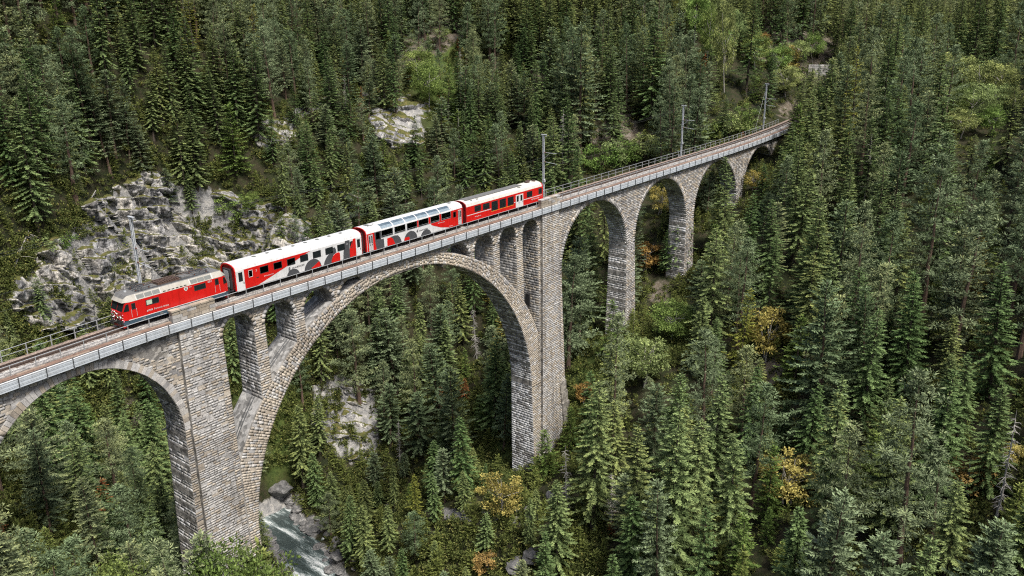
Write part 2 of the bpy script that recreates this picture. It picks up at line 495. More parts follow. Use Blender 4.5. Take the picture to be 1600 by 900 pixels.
moss_c = ramp(nt, [(0.3, (0.035, 0.04, 0.015)), (0.5, (0.08, 0.085, 0.022)), (0.7, (0.15, 0.12, 0.045))], noise(nt, 1.0, 5, 0.7)).outputs[0]
mf = mth(nt, 'ADD', mth(nt, 'MULTIPLY', nz.outputs[2], 1.3), mth(nt, 'MULTIPLY', noise(nt, 0.32, 5, 0.65), 1.9))
base = mix(nt, 'MIX', mth(nt, 'MULTIPLY_ADD', mf, 3.5, -5.25, clamp=True), base, moss_c)
nt.links.new(base, b.inputs['Base Color']); b.inputs['Roughness'].default_value = 0.9; b.inputs['Specular IOR Level'].default_value = 0.3
bump(nt, b, noise(nt, 1.8, 8, 0.75), 0.8, 0.4)

def rock_face(poly, step, amp, seed):
    xs = [p[0] for p in poly]; ys = [p[1] for p in poly]
    gx = np.arange(min(xs)-15, max(xs)+15, step); gy = np.arange(min(ys)-12, max(ys)+12, step*0.7)
    X, Y = np.meshgrid(gx, gy)
    P, t = hit(X.ravel(), Y.ravel())
    sh = X.shape
    # soften jumps in depth so that the face is one surface
    T = t.reshape(sh)
    for _ in range(3):
        T[1:-1, 1:-1] = (T[1:-1, 1:-1]*2 + T[:-2, 1:-1] + T[2:, 1:-1] + T[1:-1, :-2] + T[1:-1, 2:])/6
    P = CAM + rays(X.ravel(), Y.ravel())*T.ravel()[:, None]
    G = P.reshape(*sh, 3)
    N = np.cross(np.gradient(G, axis=1).reshape(-1, 3), -np.gradient(G, axis=0).reshape(-1, 3))
    N /= np.linalg.norm(N, axis=1, keepdims=True)+1e-9
    N[(N @ (CAM-P.mean(0))) < 0] *= -1
    N = 0.5*N + 0.5*(N.mean(0)/np.linalg.norm(N.mean(0)))
    N[:, 2] *= 0.35
    ins = np.zeros(X.size)
    wx, wy = 13*fbm3(P[:, 0]/5, P[:, 1]/5, P[:, 2]/5, 3, seed+21), 10*fbm3(P[:, 0]/5, P[:, 1]/5, P[:, 2]/5, 3, seed+22)
    for q in range(8):
        for rad in (6, 14):
            ins += inside(poly, X.ravel()+wx+rad*math.cos(q*.785), Y.ravel()+wy+rad*.75*math.sin(q*.785))
    ins = sstep(0.29, 0.56, ins/16*0.72 + 0.10 + 0.62*fbm3(P[:, 0]/8, P[:, 1]/8, P[:, 2]/8, 4, seed+50))*(ins > 0)
    e1 = np.array([0.55, -0.42, -0.72]); e1 /= np.linalg.norm(e1); e2 = np.cross(e1, [0, 0, 1.0]); e2 /= np.linalg.norm(e2); e3 = np.cross(e1, e2)
    a = np.stack([P @ e1*0.42, P @ e2, P @ e3], -1)
    q = a + 0.45*np.stack([fbm3(*(a/3).T, 3, seed+k) for k in (60, 70, 80)], -1)
    v1, d1, e1_ = cells3(*(q/4.6).T, seed); v2, d2, e2_ = cells3(*(q/1.9).T, seed+5); v3, d3, e3_ = cells3(*(q/0.8).T, seed+9)
    led = (P[:, 2]*0.42 + P[:, 0]*0.10 + 0.5*fbm3(*(P/6).T, 2, seed+13)) % 1.0
    h = (v1-.35)*3.0 + (v2-.5)*1.3 + (v3-.5)*0.40 + 1.1*(led-0.5) - 0.9*np.exp(-e1_*16) - 0.35*np.exp(-e2_*14) + 0.30*fbm3(*(a/1.2).T, 3, seed+3)
    D = P + N*((h*amp+0.35*amp)*ins - 1.6*(1-ins))[:, None]
    keep = ins.reshape(sh) > 0.02
    idx = np.arange(X.size).reshape(sh)
    F = np.stack([idx[:-1, :-1], idx[1:, :-1], idx[1:, 1:], idx[:-1, 1:]], -1).reshape(-1, 4)
    k = (keep[:-1, :-1] | keep[1:, :-1] | keep[1:, 1:] | keep[:-1, 1:]).ravel()
    me = raw_mesh('rock_face', D, F[k], m_rock)
    return tag(link(bpy.data.objects.new('rock_face', me)), kind='structure')
for k, (poly, st, am) in enumerate(zip(ROCKS, (2.2, 2.0, 1.9, 2.2, 2.2, 2.2), (1.1, 1.0, 0.8, 0.7, 0.7, 0.5))):
    rock_face(poly, st, am, 100+37*k)

# ---- the stream
m_water, nt, b = mat_new("mountain_stream")
pos = nd(nt, 'ShaderNodeNewGeometry').outputs['Position']
mp = nd(nt, 'ShaderNodeMapping'); mp.inputs['Rotation'].default_value = (0, 0, math.atan(0.345)); mp.inputs['Scale'].default_value = (1.35, 0.26, 1)
nt.links.new(pos, mp.inputs[0])
fo = mth(nt, 'ADD', mth(nt, 'MULTIPLY', noise(nt, 0.32, 2, 0.5, mp.outputs[0]), 0.75), mth(nt, 'MULTIPLY', noise(nt, 1.5, 7, 0.8, mp.outputs[0], dist=1.2), 0.6))
fr = ramp(nt, [(0.62, (0.04, 0.055, 0.054)), (0.69, (0.12, 0.155, 0.155)), (0.77, (0.52, 0.56, 0.56)), (0.86, (0.76, 0.78, 0.78))], fo)
nt.links.new(fr.outputs[0], b.inputs['Base Color'])
b.inputs['Roughness'].default_value = 0.18
bump(nt, b, noise(nt, 1.6, 6, 0.75, mp.outputs[0], dist=1.0), 0.8, 0.4)
ys = np.arange(-110, 76, 0.8); us = np.linspace(-8.5, 8.5, 22)
YY, UU = np.meshgrid(ys, us, indexing='ij')
XX = RIV_X(YY)+UU*1.06
ZZ = RIV_Z(YY) + 0.22*fbm3(XX/2.2, YY/3.2, XX*0, 4, 31) - 0.25
_i = np.arange(XX.size).reshape(XX.shape)
_F = np.stack([_i[:-1, :-1], _i[:-1, 1:], _i[1:, 1:], _i[1:, :-1]], -1).reshape(-1, 4)
tag(link(bpy.data.objects.new('river_water', raw_mesh('river_water', np.c_[XX.ravel(), YY.ravel(), ZZ.ravel()], _F, m_water, smooth=True))), kind='structure')

# ------------------------------------------------------------------ the viaduct
def stone_mat(name, base=None, sc=5.0, streak=0.55):
    m, nt, b = mat_new(name)
    pos = nd(nt, 'ShaderNodeNewGeometry').outputs['Position']
    if base is None:
        c = nd(nt, 'ShaderNodeAttribute', attribute_name='tint').outputs['Color']
    else:
        v = nd(nt, 'ShaderNodeTexVoronoi', i_Scale=2.2); nt.links.new(pos, v.inputs['Vector'])
        sx = nd(nt, 'ShaderNodeSeparateColor'); nt.links.new(v.outputs['Color'], sx.inputs[0])
        c = ramp(nt, [(0.1, tuple(k*0.55 for k in base)), (0.5, base), (0.9, tuple(k*1.35 for k in base))], sx.outputs[0]).outputs[0]
    f = ramp(nt, [(0.3, (0.78, 0.77, 0.76)), (0.5, (1, 1, 1)), (0.75, (1.08, 1.07, 1.04))], noise(nt, sc, 6, 0.7, pos)).outputs[0]
    c = mix(nt, 'MULTIPLY', 0.85, c, f)
    mp = nd(nt, 'ShaderNodeMapping'); mp.inputs['Scale'].default_value = (1.6, 1.6, 0.09); nt.links.new(pos, mp.inputs[0])
    st = ramp(nt, [(0.36, (0.5, 0.49, 0.48)), (0.5, (1, 1, 1)), (0.64, (1, 1, 1)), (0.72, (1.25, 1.25, 1.25))], noise(nt, 0.8, 4, 0.6, mp.outputs[0])).outputs[0]
    c = mix(nt, 'MULTIPLY', streak, c, st)
    big = ramp(nt, [(0.30, (0.66, 0.64, 0.62)), (0.5, (1, 1, 1)), (0.7, (1.08, 1.05, 0.98))], noise(nt, 0.16, 4, 0.6, pos)).outputs[0]
    c = mix(nt, 'MULTIPLY', 0.8, c, big)
    nt.links.new(c, b.inputs['Base Color']); b.inputs['Roughness'].default_value = 0.92; b.inputs['Specular IOR Level'].default_value = 0.25
    bump(nt, b, noise(nt, 9, 6, 0.7, pos), 0.6, 0.05)
    return m
def weathered(name, col, rough=0.5, metal=0.0, var=0.1, scale=1.2):
    """paint with vertical drip marks and grime"""
    m, nt, b = mat_new(name)
    pos = nd(nt, 'ShaderNodeNewGeometry').outputs['Position']
    mp = nd(nt, 'ShaderNodeMapping'); mp.inputs['Scale'].default_value = (3.0, 3.0, 0.25); nt.links.new(pos, mp.inputs[0])
    f = ramp(nt, [(0.30, tuple(c*0.78 for c in col)), (0.46, col), (0.75, tuple(min(1, c*1.12) for c in col))], noise(nt, 1.1, 5, 0.65, mp.outputs[0])).outputs[0]
    g = ramp(nt, [(0.25, (0.72, 0.68, 0.62)), (0.5, (1, 1, 1))], noise(nt, 0.5, 5, 0.7, pos)).outputs[0]
    nt.links.new(mix(nt, 'MULTIPLY', 0.7, f, g), b.inputs['Base Color'])
    b.inputs['Roughness'].default_value = rough; b.inputs['Metallic'].default_value = metal
    return m
M_STONE = stone_mat("rubble_stone")
M_CORE = stone_mat("mortared_masonry", (0.25, 0.24, 0.225))
M_CONC = stone_mat("weathered_concrete", (0.29, 0.29, 0.288), 2.5, 0.7)
M_PLATE = weathered("grey_painted_plate", (0.48, 0.525, 0.57), 0.55, 0, 0.08, 1.2)
M_PLATE_TOP = simple("white_edge_flange", (0.62, 0.63, 0.63), 0.5, 0, 0.05)
M_GALV = simple("galvanised_steel", (0.36, 0.38, 0.39), 0.45, 0.35, 0.12, 2)
M_DARKSTEEL = simple("dark_steel", (0.075, 0.08, 0.085), 0.5, 0.3, 0.2)
M_RAIL = simple("rusty_rail", (0.085, 0.06, 0.048), 0.55, 0.4, 0.25, 5)
M_SLEEPER = simple("steel_sleeper", (0.10, 0.075, 0.06), 0.8, 0.1, 0.3, 4)

TAN = [(0.409, 0.363, 0.295), (0.352, 0.302, 0.237), (0.458, 0.419, 0.359), (0.290, 0.250, 0.205), (0.425, 0.396, 0.354), (0.247, 0.218, 0.190)]
GREY = [(0.460, 0.451, 0.435), (0.532, 0.524, 0.511), (0.369, 0.365, 0.361), (0.257, 0.257, 0.257), (0.477, 0.451, 0.419), (0.411, 0.411, 0.411), (0.196, 0.196, 0.204)]
COOL = [(0.593, 0.600, 0.623), (0.487, 0.494, 0.517), (0.676, 0.677, 0.686), (0.383, 0.389, 0.411), (0.545, 0.547, 0.558), (0.734, 0.736, 0.740)]
DARKG = [(0.281, 0.276, 0.270), (0.184, 0.184, 0.190), (0.367, 0.356, 0.335), (0.119, 0.119, 0.130), (0.238, 0.227, 0.216)]
def pick(*pals):
    p = random.choice(pals); c = random.choice(p); k = random.uniform(0.84, 1.12)
    m = [sum(q[i] for q in p)/len(p) for i in range(3)]
    return tuple((v*0.42+a*0.58)*k*1.04 for v, a in zip(c, m))

TOP = -1.28
def yn(z): return -(1.85 - 0.03*np.asarray(z, float))      # near face, battered
YF = 1.55
ARCHES = [(-35.75, -12.5, 9.9), (-12.85, -12.45, 10.12), (75.95, -12.35, 10.15), (98.72, -12.0, 9.85), (121.9, -12.2, 10.1), (145.0, -12.2, 9.9)]
MAIN = (30.8, -29.4, 26.35); EXT = (30.75, -32.1, 30.6)
RING = 0.8
SPANS = [(3.17, 7.1), (8.6, 12.65), (14.1, 18.5), (19.5, 23.9), (38.0, 43.5), (44.55, 48.7), (50.2, 54.2), (55.75, 59.55)]
def span_r(s): return (s[1]-s[0])/2
def span_z(s): return -1.72 - span_r(s)                     # springing height of the small arches
def ext_z(x):
    d = EXT[2]**2 - (np.asarray(x, float)-EXT[0])**2
    return EXT[1] + np.sqrt(np.maximum(d, 0))
def pil(k, z):
    d = -z
    return (-1.95-0.012*d, 2.13-0.002*d) if k == 0 else (60.45-0.030*d, 64.75+0.004*d)

def classify(x, z):
    """0 air, 1 wall, 2 side arch ring, 3 main ring, 4 pilaster"""
    x = np.asarray(x, float); k = np.ones(x.shape, int)
    for xc, zc, r in ARCHES:
        if z >= zc:
            d = np.hypot(x-xc, z-zc)
            k[(d < r+RING) & (d >= r)] = 2; k[d < r] = 0
        else:
            rr = r - 0.03*(zc-z)
            k[np.abs(x-xc) < rr] = 0
    mid = (x > 3.0) & (x < 59.7)
    d = np.hypot(x-MAIN[0], z-MAIN[1]); e = np.hypot(x-EXT[0], z-EXT[1])
    if z >= MAIN[1]:
        k[mid & (d < MAIN[2])] = 0
        k[mid & (d >= MAIN[2]) & (e <= EXT[2])] = 3
    else:
        k[(x > MAIN[0]-MAIN[2]) & (x < MAIN[0]+MAIN[2])] = 0
    for s in SPANS:
        r, zs, xm = span_r(s), span_z(s), (s[0]+s[1])/2
        o = (x > s[0]) & (x < s[1]) if z < zs else (np.hypot(x-xm, z-zs) < r)
        k[o & (e > EXT[2])] = 0
    for i in (0, 1):
        a, c = pil(i, z)
        k[(x >= a) & (x <= c)] = 4
    return k

XS = np.arange(-46.5, 166.01, 0.05)
_gb = ground(XS, XS*0-2.0)
def segs(z):
    k = classify(XS, z)
    k = np.where(z < _gb-2.5, 0, k)
    e = np.flatnonzero(np.diff(k))+1
    st = np.r_[0, e]; en = np.r_[e, len(k)]
    return [(int(k[a]), XS[a]-0.025, XS[b_-1]+0.025) for a, b_ in zip(st, en) if k[a]]

BOUNDS = [-46.6, -25.85, -22.9, -2.75, 3.17, 59.55, 65.85, 86.05, 88.95, 108.5, 111.85, 131.95, 135.15, 154.85, 166.5]
PARTN = ['side_arch', 'pier', 'side_arch', 'main_pier', 'spandrel_wall', 'main_pier', 'side_arch', 'pier', 'side_arch', 'pier', 'side_arch', 'pier', 'side_arch', 'abutment']

viaduct = thing('viaduct', (30.0, 0, -66.0), 'tall grey and tan stone railway viaduct with one great arch over the gorge', 'viaduct')
cores = [MB() for _ in PARTN]
ring_core = MB()
STONES = []      # (front corner points, outward normal, depth, tint, pixel size)

def stone(c4, n, depth, tint, gap=0.018):
    STONES.append((np.array(c4, float), np.array(n, float), depth, tint, gap))

def clampx(seg, segs_):
    """matching segment of another height"""
    for s in segs_:
        if s[0] == seg[0] and min(s[2], seg[2])-max(s[1], seg[1]) > 0.3*(seg[2]-seg[1]): return s
    return seg

z = TOP; rowi = 0
NN = np.array([0, -1.0, -0.03])
while z > -50:
    h = random.uniform(0.24, 0.35); z0 = z-h; zm = z-h/2
    sm, s1, s0 = segs(zm), segs(z-1e-3), segs(z0+1e-3)
    for sg in sm:
        kind, xa, xb = sg
        t, bt = clampx(sg, s1), clampx(sg, s0)
        off = 0.42 if kind == 4 else 0.0
        # core behind the stones
        cuts = [xa] + [q for q in BOUNDS if xa+0.01 < q < xb-0.01] + [xb]
        for q0, q1 in zip(cuts[:-1], cuts[1:]):
            pi = max(0, min(len(PARTN)-1, int(np.searchsorted(BOUNDS, (q0+q1)/2))-1))
            target = ring_core if kind == 3 else cores[pi]
            lo0 = bt[1] if q0 == xa else q0; hi0 = bt[2] if q1 == xb else q1
            lo1 = t[1] if q0 == xa else q0; hi1 = t[2] if q1 == xb else q1
            vs = [(lo0, yn(z0)-off, z0), (hi0, yn(z0)-off, z0), (hi1, yn(z)-off, z), (lo1, yn(z)-off, z),
                  (lo0, YF, z0), (hi0, YF, z0), (hi1, YF, z), (lo1, YF, z)]
            target.add(vs, [(0, 1, 2, 3), (5, 4, 7, 6), (4, 0, 3, 7), (1, 5, 6, 2)])
        if kind == 3 or kind == 2: continue
        # stones of this course
        far = xa > 66
        x = xa + (random.uniform(-0.4, 0) if kind == 1 else 0)
        while x < xb-0.05:
            L = random.uniform(0.34, 0.85)*(1.2 if far else 1.0)
            x1 = x+L
            if xb-x1 < 0.3: x1 = xb
            def cl(v, s, first, last):
                if last: return s[2]
                return min(max(v, s[1]), s[2])
            last = x1 >= xb-1e-6; first = x <= xa
            a0 = bt[1] if first else min(max(x, bt[1]), bt[2]); b0 = bt[2] if last else min(max(x1, bt[1]), bt[2])
            a1 = t[1] if first else min(max(x, t[1]), t[2]); b1 = t[2] if last else min(max(x1, t[1]), t[2])
            if (b0-a0)+(b1-a1) > 0.2:
                c4 = [(a0, yn(z0)-off, z0), (b0, yn(z0)-off, z0), (b1, yn(z)-off, z), (a1, yn(z)-off, z)]
                xm = (x+x1)/2
                if kind == 4: tint = pick(GREY, GREY, GREY, GREY, TAN) if xm < 30 else pick(GREY, GREY, TAN)
                elif xm < 3.2: tint = pick(TAN, TAN, TAN, GREY, DARKG) if zm < -3.5 else pick(DARKG, GREY, TAN)
                elif xm < 66: tint = pick(TAN, TAN, GREY) if zm < -2.6 else pick(GREY, DARKG, TAN)
                else: tint = pick(GREY, GREY, TAN, DARKG) if zm < -6 else pick(GREY, DARKG, TAN)
                stone(c4, NN, random.uniform(0.01, 0.045), tint)
            x = x1
    z = z0; rowi += 1

# voussoirs of the side arches
for xc, zc, r in ARCHES:
    n = 74
    for i in range(n):
        a, c = math.pi*i/n, math.pi*(i+1)/n
        rr = r+RING+random.uniform(-0.12, 0.2)
        pts = [(xc+rad*math.cos(q), zc+rad*math.sin(q)) for rad, q in ((r, a), (rr, a), (rr, c), (r, c))]
        if max(p[1] for p in pts) > TOP: pts = [(p[0], min(p[1], TOP)) for p in pts]
        tint = pick(TAN, GREY, GREY) if xc < 30 else pick(GREY, GREY, DARKG, TAN)
        stone([(p[0], float(yn(p[1]))-0.01, p[1]) for p in pts], NN, random.uniform(0.02, 0.06), tint)
# voussoirs of the great arch: courses set radially, each of two or three stones
def ring_out(q):
    """distance from the centre of the intrados to the extrados along angle q"""
    dx, dz = MAIN[0]-EXT[0], MAIN[1]-EXT[1]; c, s = math.cos(q), math.sin(q)
    bq = dx*c+dz*s
    return -bq+math.sqrt(bq*bq-(dx*dx+dz*dz-EXT[2]**2))
q = 0.0; nring = 0
while q < math.pi-1e-4:
    dq = random.uniform(0.27, 0.38)/28.0
    q1 = min(math.pi, q+dq)
    ro = ring_out((q+q1)/2)
    zin = MAIN[1]+MAIN[2]*math.sin(q)
    # limit by the piers and the ring's own foot
    cosm = math.cos((q+q1)/2)
    lim = (59.55-MAIN[0])/cosm if cosm > 1e-3 else ((3.17-MAIN[0])/cosm if cosm < -1e-3 else 99)
    ro = min(ro, lim)
    T = ro-MAIN[2]
    k = 3 if T < 1.5 else (4 if T < 2.4 else 6)
    if T > 0.25:
        cut = sorted([0, 1] + [min(max((i+1)/k+random.uniform(-0.10, 0.10), 0.12), 0.88) for i in range(k-1)])
        for u0, u1 in zip(cut[:-1], cut[1:]):
            r0, r1 = MAIN[2]+T*u0, MAIN[2]+T*u1
            pts = [(MAIN[0]+rad*math.cos(qq), MAIN[1]+rad*math.sin(qq)) for rad, qq in ((r0, q), (r1, q), (r1, q1), (r0, q1))]
            stone([(p[0], float(yn(p[1]))-0.02, p[1]) for p in pts], NN, random.uniform(0.02, 0.05), pick(TAN, TAN, TAN, GREY), 0.014)
    q = q1

def soffit(mb, path, far=YF, with_stones=True, pals=(COOL,), rowh=0.40, rev=False):
    """vaulted underside: path of (x, z) points; stones on it if wanted"""
    for (xa, za), (xb, zb) in zip(path[:-1], path[1:]):
        mb.add([(xa, float(yn(za)), za), (xa, far, za), (xb, far, zb), (xb, float(yn(zb)), zb)], [(0, 1, 2, 3)])
    if not with_stones: return
    P = np.array(path); seg = np.hypot(*np.diff(P, axis=0).T); s = np.r_[0, np.cumsum(seg)]
    t = 0.0
    while t < s[-1]-0.1:
        t1 = min(s[-1], t+rowh*random.uniform(0.8, 1.2))
        A = [np.interp(t, s, P[:, 0]), np.interp(t, s, P[:, 1])]; B = [np.interp(t1, s, P[:, 0]), np.interp(t1, s, P[:, 1])]
        d = np.array(B)-np.array(A); d /= np.linalg.norm(d)+1e-9
        n = np.array([-d[1], 0, d[0]])*(-1 if rev else 1)
        y = float(yn(A[1])); 
        while y < far-0.05:
            y1 = y+random.uniform(0.45, 1.0)
            if far-y1 < 0.3: y1 = far
            stone([(A[0], y, A[1]), (A[0], y1, A[1]), (B[0], y1, B[1]), (B[0], y, B[1])], n, random.uniform(0.0, 0.007), pick(*pals), 0.008)
            y = y1
        t = t1

def arch_path(xc, zc, r, a0, a1, n=28):
    return [(xc+r*math.cos(a0+(a1-a0)*i/n), zc+r*math.sin(a0+(a1-a0)*i/n)) for i in range(n+1)]
soff = {}
for (xc, zc, r), pi in zip(ARCHES, (0, 2, 6, 8, 10, 12)):
    base = float(ground(xc+r-1, 0))-3
    right = [(xc+r-0.03*(zc-base), base), (xc+r, zc)] + arch_path(xc, zc, r, 0, math.pi/2)[1:]
    left = arch_path(xc, zc, r, math.pi/2, math.pi) + [(xc-r+0.03*30, zc-30)]
    pals = (COOL, GREY, DARKG) if xc < 30 else (GREY, COOL, GREY)
    if base < zc: soffit(cores[pi], right, pals=pals)
    else: soffit(cores[pi], arch_path(xc, zc, r, 0, math.pi/2), pals=pals)
    soffit(cores[pi], left, with_stones=False)
xr = MAIN[0]+MAIN[2]
soffit(ring_core, [(xr, -50), (xr, MAIN[1])] + arch_path(*MAIN, 0, math.pi/2, 60)[1:], pals=(COOL, DARKG, COOL))
soffit(ring_core, arch_path(*MAIN, math.pi/2, math.pi, 60) + [(MAIN[0]-MAIN[2], -45)], with_stones=False)
# small arches over the great one, and the tops of the ring inside them
for s in SPANS:
    r, zs, xm = span_r(s), span_z(s), (s[0]+s[1])/2
    zb = float(ext_z(s[1]))-0.3; za = float(ext_z(s[0]))-0.3
    right = ([(s[1], zb), (s[1], zs)] if zb < zs else []) + [p for p in arch_path(xm, zs, r, 0, math.pi/2, 10) if p[1] > float(ext_z(p[0]))-0.1]
    if len(right) > 1: soffit(cores[4], right, pals=(COOL, GREY, DARKG) if s[0] < 30 else (GREY, DARKG, TAN))
    left = arch_path(xm, zs, r, math.pi/2, math.pi, 10) + ([(s[0], za)] if za < zs else [])
    soffit(cores[4], left, with_stones=False)
    # voussoirs of the little arch
    for i in range(13):
        a, c = math.pi*i/13, math.pi*(i+1)/13
        pts = [(xm+rad*math.cos(q), zs+rad*math.sin(q)) for rad, q in ((r, a), (r+0.42, a), (r+0.42, c), (r, c))]
        if min(p[1]-float(ext_z(p[0])) for p in pts) > 0.05 and max(p[1] for p in pts) < TOP:
            stone([(p[0], float(yn(p[1]))-0.03, p[1]) for p in pts], NN, 0.09, pick(TAN, GREY))
for s in SPANS:
    saddle = MB()
    xs = np.linspace(s[0]-0.2, s[1]+0.2, 14)
    for a, c in zip(xs[:-1], xs[1:]):
        za, zc_ = float(ext_z(a)), float(ext_z(c))
        saddle.add([(a, float(yn(za))+0.25, za+0.04), (c, float(yn(zc_))+0.25, zc_+0.04), (c, YF+0.1, zc_+0.04), (a, YF+0.1, za+0.04),
                    (a, float(yn(za))+0.25, za-0.3), (c, float(yn(zc_))+0.25, zc_-0.3)], [(0, 1, 2, 3), (0, 4, 5, 1)])
    saddle.build('arch_saddle', M_CONC, viaduct, warp=True)
for s in SPANS[:3]:
    for y in (-0.75, -0.35):
        gut = MB()
        gut.tube([(x, y, float(ext_z(x))+0.09) for x in np.linspace(s[0]+0.05, s[1]-0.05, 8)], 0.06, 5)
        gut.build('drain_channel', M_DARKSTEEL, viaduct, warp=True)

parts = []
for nme, mb in zip(PARTN, cores):
    parts.append(mb.build(nme, M_CORE, viaduct, warp=True))
ring_obj = ring_core.build('great_arch', M_CORE, viaduct, warp=True)

# drain pipes down the near pier and rusty scaffold stubs
for y in (-0.95, -0.55):
    mb = MB(); mb.tube([(-2.86, y, -17.5), (-2.95, y, -24.5), (-3.2, y, -33)], 0.07, 6); mb.build('drain_pipe', M_DARKSTEEL, viaduct)
for zz, y in ((-9.8, 0.9), (-9.6, -0.6), (-11.2, -0.2), (-9.2, -1.6), (-11.5, -1.7), (-13, 0.9)):
    mb = MB(); mb.box(-3.6, -2.6, y-0.07, y+0.07, zz-0.07, zz+0.07); mb.build('scaffold_stub', M_DARKSTEEL, viaduct)
for zz, y in ((-25.5, 1.2), (-27.5, -1.5)):
    mb = MB(); mb.box(56.2, 57.4, y-0.08, y+0.08, zz-0.08, zz+0.08); mb.build('scaffold_stub', M_DARKSTEEL, viaduct)
# narrow doorways in the spandrel piers
for x, zz in ((59.4, -16.4), (44.45, -3.6)):
    mb = MB(); mb.box(x-0.22, x+0.2, -0.6, 0.15, zz, zz+1.9); mb.build('inspection_doorway', simple("dark_opening", (0.012, 0.012, 0.013), 0.9), viaduct)
# footing of the right pier
mb = MB()
for k in range(7):
    mb.box(64.2+0.25*k, 65.9+0.35*k, -3.4-0.1*k, 1.6, -31-2.0*k-2.1, -31-2.0*k)
mb.build('stepped_footing', M_CORE, viaduct)

# the stones: the 300 that show largest one by one, the rest together
Cst = np.array([s[0].mean(0) for s in STONES]); Cst[:, 1] += bow(Cst[:, 0])
C4 = np.array([s[0] for s in STONES])
px, py, pz = proj(C4.reshape(-1, 3) + np.c_[np.zeros(len(C4)*4), bow(C4[:, :, 0].ravel()), np.zeros(len(C4)*4)])
px = px.reshape(-1, 4); py = py.reshape(-1, 4)
area = 0.5*np.abs((px[:, 2]-px[:, 0])*(py[:, 3]-py[:, 1]) - (px[:, 3]-px[:, 1])*(py[:, 2]-py[:, 0]))
cx, cy = px.mean(1), py.mean(1)
seen = (cx > 4) & (cx < 1596) & (cy > 0) & (cy < 860) & (cy > 618-0.345*cx)
order = np.argsort(-(area*seen))
big = set(order[:270].tolist())
def stone_geom(s, k):
    c4, n, dep, tint, gap = s
    n = n/np.linalg.norm(n)
    c = c4.mean(0); out = []
    for shrink, d in ((gap, -0.022 if dep > 0.008 else -0.010), (gap+(0.018 if dep > 0.008 else 0.008), dep)):
        for p in c4:
            v = c-p; L = np.linalg.norm(v)
            out.append(p + v/(L+1e-9)*min(shrink*1.4, L*0.4) + n*(d + (random.uniform(-0.3, 0.3)*d if d > 0 else 0)))
    return out
FS = [(4, 5, 6, 7), (0, 1, 5, 4), (1, 2, 6, 5), (2, 3, 7, 6), (3, 0, 4, 7)]
allv, allf, allc = [], [], []
for k, s in enumerate(STONES):
    g = stone_geom(s, k)
    if k in big:
        mb = MB(); mb.add(g, FS, s[3])
        xm = s[0][:, 0].mean()
        par = ring_obj if (3.2 < xm < 59.5) else parts[max(0, int(np.searchsorted(BOUNDS, xm))-1)]
        o = mb.build('stone', M_STONE, None, warp=True)
        o.data.transform(Matrix.Translation(-Vector(viaduct.location)))
        o.parent = par
    else:
        o = len(allv); allv.extend(g); allf.extend([[i+o for i in f] for f in FS]); allc.extend([s[3]]*5)
V = np.array(allv); V[:, 1] += bow(V[:, 0]); V -= np.array(viaduct.location)
me = raw_mesh('stonework', V, np.array(allf), M_STONE, {'tint': ('FACE', 'FLOAT_COLOR', np.c_[np.array(allc), np.ones(len(allc))])})
sw = link(bpy.data.objects.new('stonework', me), viaduct); sw['kind'] = 'stuff'

# deck slab and edge plates
mb = MB()
xs = np.arange(-46.5, 166.6, 1.5)
for a, c in zip(xs[:-1], xs[1:]):
    mb.box(a, c, -1.95, 1.85, TOP+0.003, -0.36)
mb.build('deck_slab', M_CONC, viaduct, warp=True)
k = 0
for a in np.arange(-46.5, 165, 5.05):
    c = min(a+5.046, 166.5)
    mb = MB()
    n = 4
    for i in range(n):
        p, q_ = a+(c-a)*i/n, a+(c-a)*(i+1)/n
        mb.box(p, q_, -2.60, -2.54, -1.28, -0.44, mi=0)
        mb.box(p, q_, -2.62, -2.40, -0.44, -0.405, mi=1)
        mb.box(p, q_, -2.54, -1.9, -1.24, -1.16, mi=0)
    mb.build('edge_plate', [M_PLATE, M_PLATE_TOP], viaduct, warp=True)

# parapet blocks of the two refuges above the main piers
for xa, xb in ((-2.45, 2.55), (60.15, 65.05)):
    zz = -0.42
    for row, hgt in enumerate((0.40, 0.38, 0.36, 0.2)):
        x = xa - (0.08 if row == 3 else 0)
        while x < xb-0.1:
            x1 = min(xb + (0.08 if row == 3 else 0), x+random.uniform(0.75, 1.25))
            if xb-x1 < 0.4: x1 = xb
            mb = MB(); e = 0.07 if row == 3 else random.uniform(0, 0.03)
            mb.box(x+0.022, x1-0.022, -2.28-e, -1.72+e, zz+0.02, zz+hgt-0.012, tuple(v*0.84 for v in pick(TAN, GREY, [TAN[3], TAN[0]])))
            mb.build('parapet_block', M_STONE, viaduct)
            x = x1
        zz += hgt

# ------------------------------------------------------------------ the track
m_ball, nt, b = mat_new("track_ballast")
pos = nd(nt, 'ShaderNodeNewGeometry').outputs['Position']
v = nd(nt, 'ShaderNodeTexVoronoi', i_Scale=11.0); nt.links.new(pos, v.inputs['Vector'])
sx = nd(nt, 'ShaderNodeSeparateColor'); nt.links.new(v.outputs['Color'], sx.inputs[0])
tn = nd(nt, 'ShaderNodeAttribute', attribute_name='tint').outputs['Color']
g = ramp(nt, [(0.0, (0.35, 0.35, 0.36)), (0.5, (1, 1, 1)), (1.0, (1.4, 1.38, 1.35))], sx.outputs[0]).outputs[0]
c = mix(nt, 'MULTIPLY', 0.9, tn, g)
c = mix(nt, 'MULTIPLY', 0.8, c, ramp(nt, [(0.3, (0.55, 0.52, 0.5)), (0.6, (1.1, 1.1, 1.1))], noise(nt, 0.9, 6, 0.7, pos)).outputs[0])
nt.links.new(c, b.inputs['Base Color']); b.inputs['Roughness'].default_value = 0.95
bump(nt, b, v.outputs['Distance'], 1.0, 0.05)
xs = np.arange(-100, 220, 0.5)
